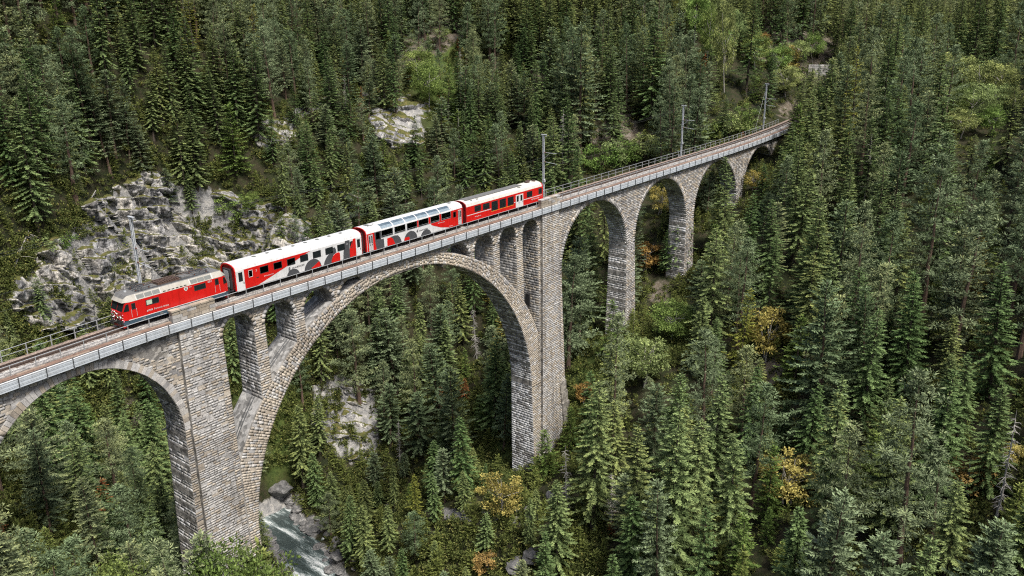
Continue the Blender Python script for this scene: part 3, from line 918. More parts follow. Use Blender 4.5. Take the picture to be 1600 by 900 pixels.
prof = [(-2.38, -0.42), (-1.62, -0.34), (-1.5, -0.25), (-1.1, -0.14), (-0.8, -0.12), (-0.45, -0.13), (0, -0.13), (0.45, -0.13), (0.8, -0.12), (1.05, -0.17), (1.4, -0.22), (1.83, -0.25), (1.95, -0.5)]
cols = [(0.12, 0.09, 0.07), (0.15, 0.14, 0.13), (0.29, 0.28, 0.27), (0.36, 0.355, 0.34), (0.24, 0.21, 0.19), (0.10, 0.075, 0.06), (0.11, 0.085, 0.07), (0.15, 0.115, 0.095), (0.21, 0.175, 0.15), (0.29, 0.225, 0.185), (0.31, 0.235, 0.19), (0.26, 0.24, 0.22)]
PV = []
for i, x in enumerate(xs):
    for y, zz in prof:
        PV.append((x, y + float(bow(x)), zz))
PV = np.array(PV); PV[:, 2] += 0.035*fbm3(PV[:, 0]*2.2, PV[:, 1]*2.2, PV[:, 0]*0, 3, 77)
n = len(prof); F = []; cc = []
for i in range(len(xs)-1):
    for j in range(n-1):
        F.append((i*n+j, i*n+j+1, (i+1)*n+j+1, (i+1)*n+j)); cc.append(cols[j])
F = np.array(F)[:, ::-1]
me = raw_mesh('ballast', PV, F, m_ball, {'tint': ('FACE', 'FLOAT_COLOR', np.c_[np.array(cc), np.ones(len(cc))])})
tag(link(bpy.data.objects.new('ballast', me)), kind='stuff')

track = thing('railway_track', (30, 0, 0), 'single narrow railway track of dark rails running the length of the viaduct', 'railway track')
for y, hh in ((-0.52, 0.0), (0.52, 0.0), (-0.30, -0.02), (0.30, -0.02)):
    mb = MB(); xs2 = np.arange(-100, 215, 1.5)
    for a, c in zip(xs2[:-1], xs2[1:]):
        mb.box(a, c, y-0.035, y+0.035, hh-0.05, hh); mb.box(a, c, y-0.012, y+0.012, hh-0.12, hh-0.05); mb.box(a, c, y-0.06, y+0.06, hh-0.14, hh-0.12)
    mb.build('rail' if hh == 0 else 'guard_rail', M_RAIL, track, warp=True)
sl = None
xsl = np.r_[np.arange(-30, -6.6, 0.66), np.arange(62.2, 200, 0.66)]
for x in xsl:
    if sl is None:
        mb = MB(); mb.box(-0.12, 0.12, -0.9, 0.9, -0.05, 0.0); mb.box(-0.09, 0.09, -0.88, 0.88, 0, 0.022)
        sl = mb.build('sleeper', M_SLEEPER, track); o = sl; sl.data.transform(Matrix.Translation(track.location))
    else:
        o = sl.copy(); COL.objects.link(o); o.parent = track
    o.location = (x-30, float(bow(x)), -0.135)

# planked service walkway
m_plank = simple("walkway_plank", (0.165, 0.105, 0.078), 0.85, 0, 0.35, 1.6, bmp=0.4)
m_plank2 = simple("pale_walkway_plank", (0.23, 0.17, 0.13), 0.85, 0, 0.3, 1.6, bmp=0.4)
walk = thing('service_walkway', (30, -2, -0.35), 'narrow walkway of reddish brown boards along the near edge of the viaduct', 'walkway')
for y in (-2.36, -2.0):
    for a in np.arange(-46.4, 164, 2.7):
        aa = a + (1.3 if y > -2.1 else 0)
        if y < -2.1 and (abs(aa+1.3) < 3.6 or abs(aa-61.3) < 3.6): continue
        mb = MB(); mb.box(aa, aa+2.67, y, y+0.33, -0.37, -0.31+random.uniform(-0.012, 0.012))
        mb.build('plank', random.choice([m_plank, m_plank, m_plank2]), walk, warp=True)

# railings
def railing(name, label, y, z0, h, x0, x1, step, mat, rails, skip=(), postw=0.05, wires=()):
    t = thing(name, ((x0+x1)/2, y, z0), label, 'railing')
    post = None
    for x in np.arange(x0, x1+0.01, step):
        if any(a < x < c for a, c in skip): continue
        if post is None:
            mb = MB(); mb.box(-postw/2, postw/2, -postw/2, postw/2, 0, h); mb.box(-postw, postw, -postw, postw, 0, 0.02)
            post = mb.build('post', mat, None); o = post; o.parent = t
        else:
            o = post.copy(); COL.objects.link(o); o.parent = t
        o.location = (x-t.location[0], float(bow(x)), 0)
    def runs():
        e = sorted([x0, x1] + [v for s in skip for v in s])
        return [(e[i], e[i+1]) for i in range(0, len(e), 2)]
    for nm, zr, rad in rails:
        for a, c in runs():
            mb = MB(); n_ = max(2, int((c-a)/2.5))
            mb.tube([(x, y, z0+zr) for x in np.linspace(a, c, n_+1)], rad, 6)
            mb.build(nm, mat, t, warp=True)
    return t
railing('track_railing', 'thin galvanised railing between the track and the board walkway', -1.60, -0.34, 0.95, -46, 165.5, 2.3, M_GALV,
        [('handrail', 0.95, 0.036)], skip=((-2.6, 2.7), (60.0, 65.2)), postw=0.07)
railing('cable_railing', 'dark cable railing hung along the grey edge plate of the viaduct', -2.68, -1.36, 1.12, -46, 166, 2.52, M_DARKSTEEL,
        [('handrail', 1.12, 0.028), ('cable', 0.75, 0.012), ('cable', 0.4, 0.012)], postw=0.07)
railing('far_railing', 'pale grey two rail steel railing on the far edge of the viaduct', 1.80, -0.28, 1.12, -60, 168, 2.35, M_GALV,
        [('handrail', 1.12, 0.032), ('middle_rail', 0.58, 0.024)], postw=0.085)
# curved rails that lead the handrail round the refuges

# ------------------------------------------------------------------ the train
M_RED = weathered("red_coach_paint", (0.50, 0.011, 0.009), 0.32)
M_RED2 = simple("dark_red_end_paint", (0.27, 0.008, 0.010), 0.45, 0, 0.1, 1.5)
M_WHITE = weathered("white_coach_paint", (0.56, 0.57, 0.575), 0.35)
M_ROOFW = weathered("white_roof", (0.52, 0.53, 0.54), 0.6)
M_CREAM = weathered("cream_roof", (0.36, 0.345, 0.305), 0.6)
M_ROOFC = weathered("off_white_roof", (0.50, 0.49, 0.455), 0.6)
M_DKGREY = simple("slate_grey_paint", (0.06, 0.063, 0.07), 0.4, 0, 0.08)
M_SKIRT = simple("blue_grey_frame_paint", (0.040, 0.075, 0.105), 0.45, 0, 0.1)
M_ROOFG = simple("grey_roof", (0.12, 0.12, 0.118), 0.7, 0, 0.18, 2)
M_GRILLE = simple("grille_grey", (0.16, 0.17, 0.16), 0.6, 0.2, 0.15, 8)
M_UNDER = simple("underframe_black", (0.022, 0.021, 0.020), 0.7, 0.1, 0.3, 4)
M_RUBBER = simple("gangway_rubber", (0.020, 0.020, 0.022), 0.8, 0, 0.2)
M_SEAT = simple("blue_seat_cloth", (0.05, 0.09, 0.30), 0.85, 0, 0.15)
M_INT = simple("coach_interior", (0.5, 0.49, 0.46), 0.7, 0, 0.1)
M_COPPER = simple("roof_cable", (0.10, 0.065, 0.05), 0.6, 0.3, 0.3, 6)
M_INSUL = simple("brown_insulator", (0.12, 0.05, 0.03), 0.3)
M_YEL = simple("yellow_stripe", (0.65, 0.45, 0.04), 0.5)
M_SILVER = simple("door_grey", (0.50, 0.52, 0.53), 0.35, 0.2, 0.06)
m_glass, nt, b = mat_new("dark_window_glass")
b.inputs['Base Color'].default_value = (0.012, 0.016, 0.018, 1); b.inputs['Roughness'].default_value = 0.06; b.inputs['Specular IOR Level'].default_value = 0.7
M_GLASS = m_glass
m_gl2, nt, b = mat_new("roof_window_glass")
f = noise(nt, 0.8, 3, 0.5, nd(nt, 'ShaderNodeTexCoord').outputs['Object'])
nt.links.new(ramp(nt, [(0.35, (0.15, 0.21, 0.27)), (0.65, (0.24, 0.31, 0.37))], f).outputs[0], b.inputs['Base Color'])  # mottled blue grey puts the sky's reflection into the glass colour
b.inputs['Roughness'].default_value = 0.08; b.inputs['Specular IOR Level'].default_value = 0.7
_t = nd(nt, 'ShaderNodeBsdfTransparent'); _t.inputs[0].default_value = (0.75, 0.82, 0.86, 1)
_m = nd(nt, 'ShaderNodeMixShader', i_0=0.66); nt.links.new(b.outputs[0], _m.inputs[1]); nt.links.new(_t.outputs[0], _m.inputs[2]); nt.links.new(_m.outputs[0], nt.nodes['Material Output'].inputs[0])
M_SKYGLASS = m_gl2
M_WIRE = simple("weathered_copper_wire", (0.035, 0.04, 0.038), 0.8, 0, 0.1, spec=0.2)
m_clear, nt, b = mat_new("clear_window_glass")
nt.nodes.remove(b)
g1 = nd(nt, 'ShaderNodeBsdfTransparent'); g1.inputs[0].default_value = (0.84, 0.89, 0.91, 1)
g2 = nd(nt, 'ShaderNodeBsdfGlossy', i_Roughness=0.04); g2.inputs[0].default_value = (0.9, 0.95, 1, 1)
fr = nd(nt, 'ShaderNodeFresnel', i_IOR=1.5)
mx = nt.nodes.new('ShaderNodeMixShader'); nt.links.new(fr.outputs[0], mx.inputs[0]); nt.links.new(g1.outputs[0], mx.inputs[1]); nt.links.new(g2.outputs[0], mx.inputs[2])
nt.links.new(mx.outputs[0], nt.nodes['Material Output'].inputs[0])
M_CLEAR = m_clear

W2 = 1.33            # half width of the bodies
def shell_profile(zb, zc, zr, n=7, w=W2):
    """cross section (y, z) from the near foot over the roof to the far foot"""
    p = [(-w, zb), (-w, zc)]
    for i in range(1, n):
        a = math.pi*i/n
        p.append((-w*math.cos(a)*(1 if True else 1), zc + (zr-zc)*math.sin(a)**0.75))
    p += [(w, zc), (w, zb)]
    return p

def decal(name, pts, mat, par, y=-W2, d=0.012, two=True):
    """flat print on the coach side: polygon (x, z) a few millimetres proud"""
    mb = MB(); mb.poly_prism(pts, 'y', y-d, y+0.02)
    return mb.build(name, mat, par, fix=True)

def clip_half(pts):
    return pts

def disc(cx, cz, r, z0, a0=0.0, a1=math.pi, n=18):
    return [(cx+r*math.cos(a0+(a1-a0)*i/n), max(z0, cz+r*math.sin(a0+(a1-a0)*i/n))) for i in range(n+1)]

def text(name, s, x, z, size, mat, par, y=-W2-0.02, tilt=0.0, shear=0.0):
    cu = bpy.data.curves.new(name, 'FONT'); cu.body = s; cu.size = size; cu.extrude = 0.004; cu.shear = shear
    cu.materials.append(mat)
    o = bpy.data.objects.new(name, cu); COL.objects.link(o)
    me = bpy.data.meshes.new_from_object(o.evaluated_get(bpy.context.evaluated_depsgraph_get()))
    bpy.data.objects.remove(o); o = bpy.data.objects.new(name, me); COL.objects.link(o)
    o.parent = par; o.location = (x-par.location[0], y-par.location[1], z-par.location[2]); o.rotation_euler = (R(90), 0, 0)
    return o

def window(par, x0, x1, z0, z1, y=-W2, glass=None, frame=None, name='window', fw=0.05, r=0.0, bar=None):
    glass = glass or M_GLASS; frame = frame or M_RUBBER
    s = -1 if y < 0 else 1
    mb = MB()
    for a, b_, c_, d_ in ((x0, x1, z0, z0+fw), (x0, x1, z1-fw, z1), (x0, x0+fw, z0+fw, z1-fw), (x1-fw, x1, z0+fw, z1-fw)):
        ys_ = sorted((y+s*0.022, y-s*0.03)); mb.box(a, b_, ys_[0], ys_[1], c_, d_)
    if bar: mb.box(x0+fw, x1-fw, *sorted((y+s*0.02, y-s*0.02)), bar, bar+0.03)
    w = mb.build(name, frame, par)
    g = MB(); ys_ = sorted((y+s*0.012, y+s*0.004)); g.box(x0+fw, x1-fw, ys_[0], ys_[1], z0+fw, z1-fw)
    gg = g.build('pane', glass, None); gg.data.transform(Matrix.Translation(-Vector(par.location))); gg.parent = w
    return w

def bogie(par, x, gauge=0.52, wb=1.8):
    mb = MB()
    for y in (-0.92, 0.92):
        mb.box(x-wb/2-0.45, x+wb/2+0.45, y-0.06, y+0.06, 0.30, 0.48); mb.box(x-0.35, x+0.35, y-0.09, y+0.09, 0.22, 0.62)
    mb.box(x-0.3, x+0.3, -0.9, 0.9, 0.4, 0.6)
    o = mb.build('bogie', M_UNDER, par)
    for dx in (-wb/2, wb/2):
        m2 = MB()
        m2.tube([(x+dx, -0.66, 0.36), (x+dx, 0.66, 0.36)], 0.07, 8)
        for y in (-0.56, 0.56): m2.tube([(x+dx, y-0.06, 0.36), (x+dx, y+0.06, 0.36)], 0.35, 20)
        w = m2.build('wheelset', M_UNDER, None); w.data.transform(Matrix.Translation(-Vector(par.location))); w.parent = o

def body_shell(par, name, x0, x1, zb, zc, zr, mats, roof_from=None):
    """tube of cross sections; faces above the cornice carry the roof material"""
    pr = shell_profile(zb, zc, zr); n = len(pr)
    mb = MB(); xs_ = np.linspace(x0, x1, 9)
    vs = [(x, y, z_) for x in xs_ for y, z_ in pr]; mb.v = [tuple(map(float, p)) for p in vs]
    for i in range(len(xs_)-1):
        for j in range(n-1):
            mb.f.append([i*n+j, (i+1)*n+j, (i+1)*n+j+1, i*n+j+1]); mb.c.append(None); mb.m.append(1 if 1 <= j < n-2 else 0)
    for i in (0, len(xs_)-1):
        mb.f.append([i*n+j for j in range(n)]); mb.c.append(None); mb.m.append(2)
    mb.f.append([0, n-1, (len(xs_)-1)*n+n-1, (len(xs_)-1)*n]); mb.c.append(None); mb.m.append(3)
    return mb.build(name, mats, par, fix=True)

def end_wall(par, x, s, zb, zc, zr, col):
    """carriage end with bellows, gangway door, handrails"""
    mb = MB()
    mb.box(*sorted((x, x+s*0.28)), -0.62, 0.62, 0.75, 2.95)
    g = mb.build('gangway_bellows', M_RUBBER, par)
    mb = MB(); mb.box(*sorted((x+s*0.28, x+s*0.30)), -0.42, 0.42, 0.9, 2.8)
    d = mb.build('gangway_door', M_SILVER, None); d.data.transform(Matrix.Translation(-Vector(par.location))); d.parent = g
    mb = MB(); pr = [(y, z_) for y, z_ in shell_profile(zb, zc, zr)]
    # raised rim of the end
    for (ya, za), (yb, zb_) in zip(pr[:-1], pr[1:]):
        mb.add([(x, ya, za), (x, yb, zb_), (x+s*0.10, yb*0.97, zb_*0.995), (x+s*0.10, ya*0.97, za*0.995)], [(0, 1, 2, 3)])
        mb.add([(x+s*0.10, ya*0.97, za*0.995), (x+s*0.10, yb*0.97, zb_*0.995), (x+s*0.08, yb*0.82, zb_*0.95), (x+s*0.08, ya*0.82, za*0.95)], [(0, 1, 2, 3)])
    mb.build('end_rim', col, par)
    mb = MB()
    for y in (-1.05, 1.05): mb.tube([(x+s*.12, y, 1.0), (x+s*.12, y, 2.1)], 0.02, 5)
    mb.tube([(x, -0.2, 0.55), (x+s*0.42, -0.2, 0.55)], 0.09, 8)
    for y in (-0.75, 0.6, 0.75): mb.tube([(x, y, 0.75), (x+s*0.25, y*1.02, 0.35), (x+s*0.40, y, 0.6)], 0.028, 5)
    o = mb.build('coupling', M_UNDER, par); o['kind'] = 'stuff'

# ---- locomotive
LX = -6.94; LL = 12.05
loco = thing('locomotive', (LX+LL/2, 0, 0), 'red electric locomotive with cream roof edge and blue grey skirt leading the train', 'locomotive')
def lb(n_, m_, mb, **k): return mb.build(n_, m_, loco, **k)
prof = lambda x: (0.92, 2.68, 2.68)
mb = MB()                       # body with raked, rounded noses
sec = [(LX, 0.86, 0.90, 1.05, 1.75), (LX+0.10, 1.12, 0.90, 1.05, 1.85), (LX+0.42, 1.24, 0.90, 1.05, 2.62), (LX+0.75, W2, 0.90, 1.05, 2.72),
       (LX+LL-0.75, W2, 0.90, 1.05, 2.72), (LX+LL-0.42, 1.24, 0.90, 1.05, 2.62), (LX+LL-0.10, 1.12, 0.90, 1.05, 1.85), (LX+LL, 0.86, 0.90, 1.05, 1.75)]
for x, w, z0, z1, z2 in sec:
    mb.v += [(x, -w, z0), (x, -w, z1), (x, -w, min(1.75, z2)), (x, -w*0.995, z2), (x, w*0.995, z2), (x, w, min(1.75, z2)), (x, w, z1), (x, w, z0)]
for i in range(len(sec)-1):
    for j in range(7): mb.f.append([i*8+j, (i+1)*8+j, (i+1)*8+j+1, i*8+j+1]); mb.c.append(None); mb.m.append(0)
    mb.f.append([i*8+7, (i+1)*8+7, (i+1)*8, i*8]); mb.c.append(None); mb.m.append(0)
for i in (0, len(sec)-1): mb.f.append([i*8+j for j in range(8)]); mb.c.append(None); mb.m.append(0)
lb('body', M_RED, mb, fix=True)
mb = MB()
mb.poly_prism([(LX+0.06, -1.05), (LX+0.75, -W2+0.01), (LX+LL-0.75, -W2+0.01), (LX+LL-0.06, -1.05), (LX+LL-0.06, 1.05), (LX+LL-0.75, W2-0.01), (LX+0.75, W2-0.01), (LX+0.06, 1.05)], 'z', 0.42, 0.87)
lb('skirt', M_SKIRT, mb, fix=True)
decal('white_line', [(LX+0.5, 0.87), (LX+LL-0.5, 0.87), (LX+LL-0.5, 0.94), (LX+0.5, 0.94)], M_WHITE, loco)
# cream roof shoulders, sloping inwards, and the grey roof
mb = MB()
for s in (-1, 1):
    for (xa, xb) in ((LX+0.75, LX+LL-0.75),):
        mb.add([(xa, s*W2, 2.72), (xb, s*W2, 2.72), (xb, s*1.02, 3.30), (xa, s*1.02, 3.30)], [(0, 1, 2, 3)])
    for x0_, x1_, x2_ in ((LX+0.18, LX+0.75, LX+1.5), (LX+LL-0.18, LX+LL-0.75, LX+LL-1.5)):
        mb.add([(x0_, s*1.0, 2.70), (x1_, s*W2, 2.72), (x1_, s*1.02, 3.30), (x0_+0.25*(1 if x1_ > x0_ else -1), s*0.85, 3.02)], [(0, 1, 2, 3)])
for x0_, d in ((LX+0.18, 1), (LX+LL-0.18, -1)):
    mb.add([(x0_, -1.0, 2.70), (x0_, 1.0, 2.70), (x0_+0.25*d, 0.85, 3.02), (x0_+0.25*d, -0.85, 3.02)], [(0, 1, 2, 3)])
lb('roof_shoulder', M_CREAM, mb)
mb = MB()
for x0_, d in ((LX, 1), (LX+LL, -1)):
    mb.add([(x0_+0.43*d, -0.85, 3.02), (x0_+0.43*d, 0.85, 3.02), (x0_+0.75*d, 1.02, 3.30), (x0_+0.75*d, -1.02, 3.30)], [(0, 1, 2, 3)])
    mb.add([(x0_+0.75*d, -1.02, 3.30), (x0_+0.75*d, 1.02, 3.30), (x0_+2.0*d, 0.9, 3.36), (x0_+2.0*d, -0.9, 3.36)], [(0, 1, 2, 3)])
mb.add([(LX+0.75, -1.02, 3.30), (LX+LL-0.75, -1.02, 3.30), (LX+LL-2, -0.9, 3.36), (LX+2, -0.9, 3.36)], [(0, 1, 2, 3)])
mb.add([(LX+0.75, 1.02, 3.30), (LX+LL-0.75, 1.02, 3.30), (LX+LL-2, 0.9, 3.36), (LX+2, 0.9, 3.36)], [(0, 1, 2, 3)])
mb.box(LX+2, LX+LL-2, -0.9, 0.9, 3.2, 3.36)
lb('roof', M_ROOFG, mb)
def sh(x0, x1, u0, u1):       # strip on the near roof shoulder, u from cornice (0) to roof (1)
    f = lambda u: (-W2+(W2-1.02)*u-0.012, 2.72+0.58*u+0.006)
    (ya, za), (yb, zb_) = f(u0), f(u1); m_ = MB()
    m_.add([(x0, ya, za), (x1, ya, za), (x1, yb, zb_), (x0, yb, zb_), (x0, ya+.03, za-.015), (x1, ya+.03, za-.015), (x1, yb+.03, zb_-.015), (x0, yb+.03, zb_-.015)], [(0, 1, 2, 3), (0, 4, 5, 1), (1, 5, 6, 2), (2, 6, 7, 3), (3, 7, 4, 0)])
    return m_
for a in (1.66, 2.52, 3.36, 7.62, 8.44, 9.26): sh(LX+a, LX+a+0.76, 0.16, 0.78).build('roof_grille', M_GRILLE, loco)
for a in (4.45, 4.95, 5.42, 5.88, 6.35, 6.8): sh(LX+a, LX+a+0.30, 0.12, 0.27).build('vent_slot', M_UNDER, loco)
for a in (1.55, 4.2, 7.5, 10.1): sh(LX+a, LX+a+0.05, 0.0, 1.0).build('roof_seam', M_WHITE, loco)
for side in (-W2, W2):
    wA = window(loco, LX+2.46, LX+3.88, 1.88, 2.46, side); wB = window(loco, LX+7.88, LX+9.24, 1.96, 2.54, side)
    window(loco, LX+0.95, LX+1.36, 1.90, 2.54, side, name='cab_window'); window(loco, LX+10.36, LX+10.80, 1.96, 2.62, side, name='cab_window')
mb = MB(); mb.box(LX+2.54, LX+3.12, -W2-0.016, -W2-0.006, 1.95, 2.40); lb('window_blind', simple("pale_green_blind", (0.42, 0.52, 0.40), 0.6), mb)
for a in (0.88, 1.42, 10.30, 10.86):
    mb = MB(); mb.tube([(LX+a, -W2-0.03, 1.15), (LX+a, -W2-0.03, 1.95)], 0.018, 5); lb('grab_rail', M_SILVER, mb)
for a in (0.82, 1.48):
    mb = MB(); mb.box(LX+a, LX+a+0.012, -W2-0.006, -W2+0.01, 0.98, 2.62); lb('door_seam', M_RED2, mb)
# cab fronts
for d, xf in ((1, LX), (-1, LX+LL)):
    for s in (-1, 1):
        mb = MB(); y0_, y1_ = sorted((s*0.06, s*1.02))
        mb.add([(xf+0.06*d-0.02*d, y0_, 1.86), (xf+0.06*d-0.02*d, y1_, 1.86), (xf+0.38*d-0.02*d, y1_, 2.58), (xf+0.38*d-0.02*d, y0_, 2.58),
                (xf+0.16*d, y0_, 1.86), (xf+0.16*d, y1_, 1.86), (xf+0.46*d, y1_, 2.58), (xf+0.46*d, y0_, 2.58)], [(0, 1, 2, 3), (0, 4, 5, 1), (1, 5, 6, 2), (2, 6, 7, 3), (3, 7, 4, 0)])
        lb('windscreen', M_GLASS, mb)
        # quarter light on the rounded corner
        mb = MB(); a, c_ = (xf+0.22*d, s*1.19), (xf+0.70*d, s*1.345)
        mb.add([(xf+0.14*d, s*1.165, 1.82), (xf+0.68*d, s*1.325, 1.82), (xf+0.68*d, s*1.335, 2.56), (xf+0.44*d, s*1.26, 2.54)], [(0, 1, 2, 3)])
        lb('quarter_light', M_GLASS, mb)
        for yy_, zz_, m_ in ((0.72, 1.30, M_WHITE), (0.45, 1.30, M_RED2)):
            mb = MB(); mb.tube([(xf+0.05*d, s*yy_, zz_), (xf-0.07*d, s*yy_, zz_)], 0.10, 10); lb('headlight', m_, mb)
    mb = MB(); mb.box(*sorted((xf-0.10*d, xf+0.2*d)), -1.05, 1.05, 0.50, 0.86); lb('bumper_beam', M_UNDER, mb)
    mb = MB(); mb.tube([(xf, 0, 0.72), (xf-0.5*d, 0, 0.72)], 0.10, 8); mb.box(*sorted((xf-0.5*d, xf-0.56*d)), -0.28, 0.28, 0.55, 0.9); lb('buffer', M_UNDER, mb)
    mb = MB()
    for y in (-0.6, -0.85, 0.55, 0.8): mb.tube([(xf-.05*d, y, 0.8), (xf-0.3*d, y*1.03, 0.4), (xf-0.1*d, y, 0.25)], 0.025, 5)
    o = lb('brake_hose', M_UNDER, mb); o['kind'] = 'stuff'
    mb = MB(); mb.box(*sorted((xf+0.05*d, xf+0.45*d)), -1.0, 1.0, 0.12, 0.42); lb('snow_plough', M_RED2, mb)
mb = MB()                      # garland of flowers on the leading nose
mcols = [simple("white_petals", (0.8, 0.78, 0.75), 0.8), simple("pink_petals", (0.6, 0.2, 0.28), 0.8), simple("garland_leaf", (0.05, 0.12, 0.04), 0.8), simple("crimson_petals", (0.35, 0.01, 0.03), 0.8)]
for k in range(60):
    y = random.uniform(-1.1, 1.0); zz_ = random.uniform(0.75, 1.75)
    c0 = np.array([LX-0.06+0.25*max(0, abs(y)-0.85)/0.3, y, zz_]); q = random.uniform(0.05, 0.11)
    mb.add([c0+np.array(v)*q for v in ((-1, 0, 0), (0, -1, 0), (0, 0, 1), (0, 1, 0), (0, 0, -1))], [(0, 1, 2), (0, 2, 3), (0, 3, 4), (0, 4, 1), (1, 4, 3, 2)], None, random.choice([0, 0, 1, 2, 2, 3]))
o = lb('flower_garland', mcols, mb); o['kind'] = 'stuff'
# roof gear
def pantograph(x, d):
    t = MB()
    for y in (-0.55, 0.55):
        t.tube([(x-0.85, y, 3.55), (x+0.85, y, 3.55)], 0.03, 6)
        t.tube([(x-0.75*d, y, 3.58), (x+0.8*d, y*0.75, 3.70)], 0.028, 6); t.tube([(x+0.8*d, y*0.75, 3.70), (x-0.7*d, y*1.0, 3.82)], 0.022, 6)
    for q in (-0.85, 0.0, 0.85): t.tube([(x+q, -0.55, 3.55), (x+q, 0.55, 3.55)], 0.028, 6)
    for q in (-0.86, -0.54): t.tube([(x+q*d, -0.85, 3.74), (x+q*d, -0.6, 3.84), (x+q*d, 0.6, 3.84), (x+q*d, 0.85, 3.74)], 0.035, 6)
    p = lb('pantograph', M_DARKSTEEL, t)
    for q, y in ((-0.7, -.5), (0.7, -.5), (-0.7, .5), (0.7, .5)):
        i_ = MB(); i_.tube([(x+q, y, 3.34), (x+q, y, 3.55)], 0.07, 8); oo = i_.build('insulator', M_INSUL, None); oo.data.transform(Matrix.Translation(-Vector(loco.location))); oo.parent = p
pantograph(LX+2.75, 1); pantograph(LX+9.3, -1)
mb = MB()                      # brake resistor grids
for k in range(9): mb.box(LX+4.4+k*0.27, LX+4.4+k*0.27+0.19, -0.62, 0.62, 3.36, 3.62)
mb.box(LX+4.3, LX+6.9, -0.70, -0.64, 3.36, 3.50); mb.box(LX+4.3, LX+6.9, 0.64, 0.70, 3.36, 3.50)
lb('resistor_grid', M_COPPER, mb)
mb = MB()
for y in (-0.74, 0.74): mb.box(LX+1.9, LX+LL-1.9, y-0.16, y+0.16, 3.372, 3.40)
lb('roof_walkway', M_DARKSTEEL, mb)
mb = MB(); mb.box(LX+7.1, LX+8.0, -0.55, 0.55, 3.36, 3.52); lb('roof_hatch', M_ROOFG, mb)
mb = MB()
for y in (-0.3, 0.25): mb.tube([(LX+2.0, y, 3.68), (LX+4.3, y, 3.75), (LX+7.0, y, 3.75), (LX+9.8, y, 3.66)], 0.028, 5)
lb('roof_busbar', M_COPPER, mb)
mb = MB(); mb.tube([(LX+1.3, 0.2, 3.33), (LX+1.3, 0.2, 3.45)], 0.14, 8); lb('roof_horn', M_SILVER, mb)
text('lettering', 'RhB  Ferrovia retica', LX+2.62, 1.27, 0.27, M_WHITE, loco, shear=0.2)
mb = MB(); mb.poly_prism([(LX+2.44, 1.27), (LX+2.60, 1.27), (LX+2.60, 1.45)], 'y', -W2-0.02, -W2); lb('logo_wedge', M_WHITE, mb)
text('number', '633', LX+9.50, 2.44, 0.32, M_WHITE, loco)
text('name_plate', 'Zuoz', LX+7.27, 2.50, 0.16, M_WHITE, loco)
decal('coat_of_arms', [(LX+6.73, 2.64), (LX+6.73, 2.40), (LX+6.95, 2.22), (LX+7.17, 2.40), (LX+7.17, 2.64)], M_WHITE, loco, d=0.015)
decal('arms_figure', [(LX+6.90, 2.58), (LX+7.0, 2.58), (LX+7.03, 2.40), (LX+6.95, 2.32), (LX+6.87, 2.40)], M_UNDER, loco, d=0.02)
for k in range(5):
    mb = MB(); mb.box(LX+1.9+k*1.9, LX+2.25+k*1.9, -W2-0.01, -W2+0.02, 0.60, 0.74); lb('battery_box_hatch', M_GRILLE, mb)
bogie(loco, LX+2.7, wb=2.2); bogie(loco, LX+LL-2.7, wb=2.2)

def doors(par, x0, x1, z0, z1, mat, leaves=1, y=-W2, glass=True):
    s = -1 if y < 0 else 1
    w = (x1-x0)/leaves
    for k in range(leaves):
        a = x0+k*w; mb = MB()
        mb.box(a+0.012, a+w-0.012, *sorted((y+s*0.028, y-s*0.02)), z0, z1)
        d = mb.build('door', mat, par)
        g = MB(); m = w*0.24
        g.box(a+m, a+w-m, *sorted((y+s*0.036, y+s*0.02)), z0+(z1-z0)*0.48, z1-0.16)
        gg = g.build('door_window', M_GLASS, None); gg.data.transform(Matrix.Translation(-Vector(par.location))); gg.parent = d
        h = MB(); h.box(a+w-0.2, a+w-0.1, *sorted((y+s*0.045, y+s*0.02)), z0+(z1-z0)*0.33, z0+(z1-z0)*0.42)
        hh = h.build('handle', M_UNDER, None); hh.data.transform(Matrix.Translation(-Vector(par.location))); hh.parent = d

def under(par, x0, x1):
    mb = MB(); mb.box(x0+0.2, x1-0.2, -1.2, 1.2, 0.48, 0.62)
    lbm = mb.build('underframe', M_UNDER, par)
    for k in range(6):
        a = x0+4.8+k*1.45; mb = MB(); L = random.uniform(0.7, 1.2); mb.box(a, a+L, -1.15, -0.5, 0.30, 0.50); mb.build('equipment_box', M_UNDER, par)
    bogie(par, x0+2.6); bogie(par, x1-2.6)

def vents(par, x0, x1, n, zr, mat=None):
    for k in range(n):
        x = x0+(x1-x0)*(k+0.5)/n; mb = MB()
        mb.box(x-0.18, x+0.18, -0.34, 0.02, zr-0.06, zr+0.05); mb.build('roof_vent', mat or M_GRILLE, par)

# ---- second class carriage: white roof, red wedge to the left, grey and red discs to the right
CX, CLN = 6.01, 18.15
c1 = thing('passenger_carriage', (CX+CLN/2, 0, 0), 'white roofed passenger carriage with red wedge, grey discs and white end doors behind the locomotive', 'carriage', 'carriages of the train')
ZB, ZC, ZR = 0.58, 2.80, 3.52
body_shell(c1, 'body', CX, CX+CLN, ZB, ZC, ZR, [M_WHITE, M_ROOFW, M_RED2, M_UNDER])
E_ = -W2
def D(n_, pts, m_, par, x0, **k): return decal(n_, [(x0+a, c_) for a, c_ in pts], m_, par, **k)
D('red_wedge', [(1.04, 0.60), (2.75, 0.60), (7.75, 2.05), (10.2, 2.79), (1.04, 2.79)], M_RED, c1, CX)
D('grey_disc', disc(7.55, 0.30, 0.95, 0.60, 0.32, math.pi-0.32), M_DKGREY, c1, CX)
D('grey_disc', disc(10.45, 0.45, 1.28, 0.60, 0.12, math.pi-0.12), M_DKGREY, c1, CX)
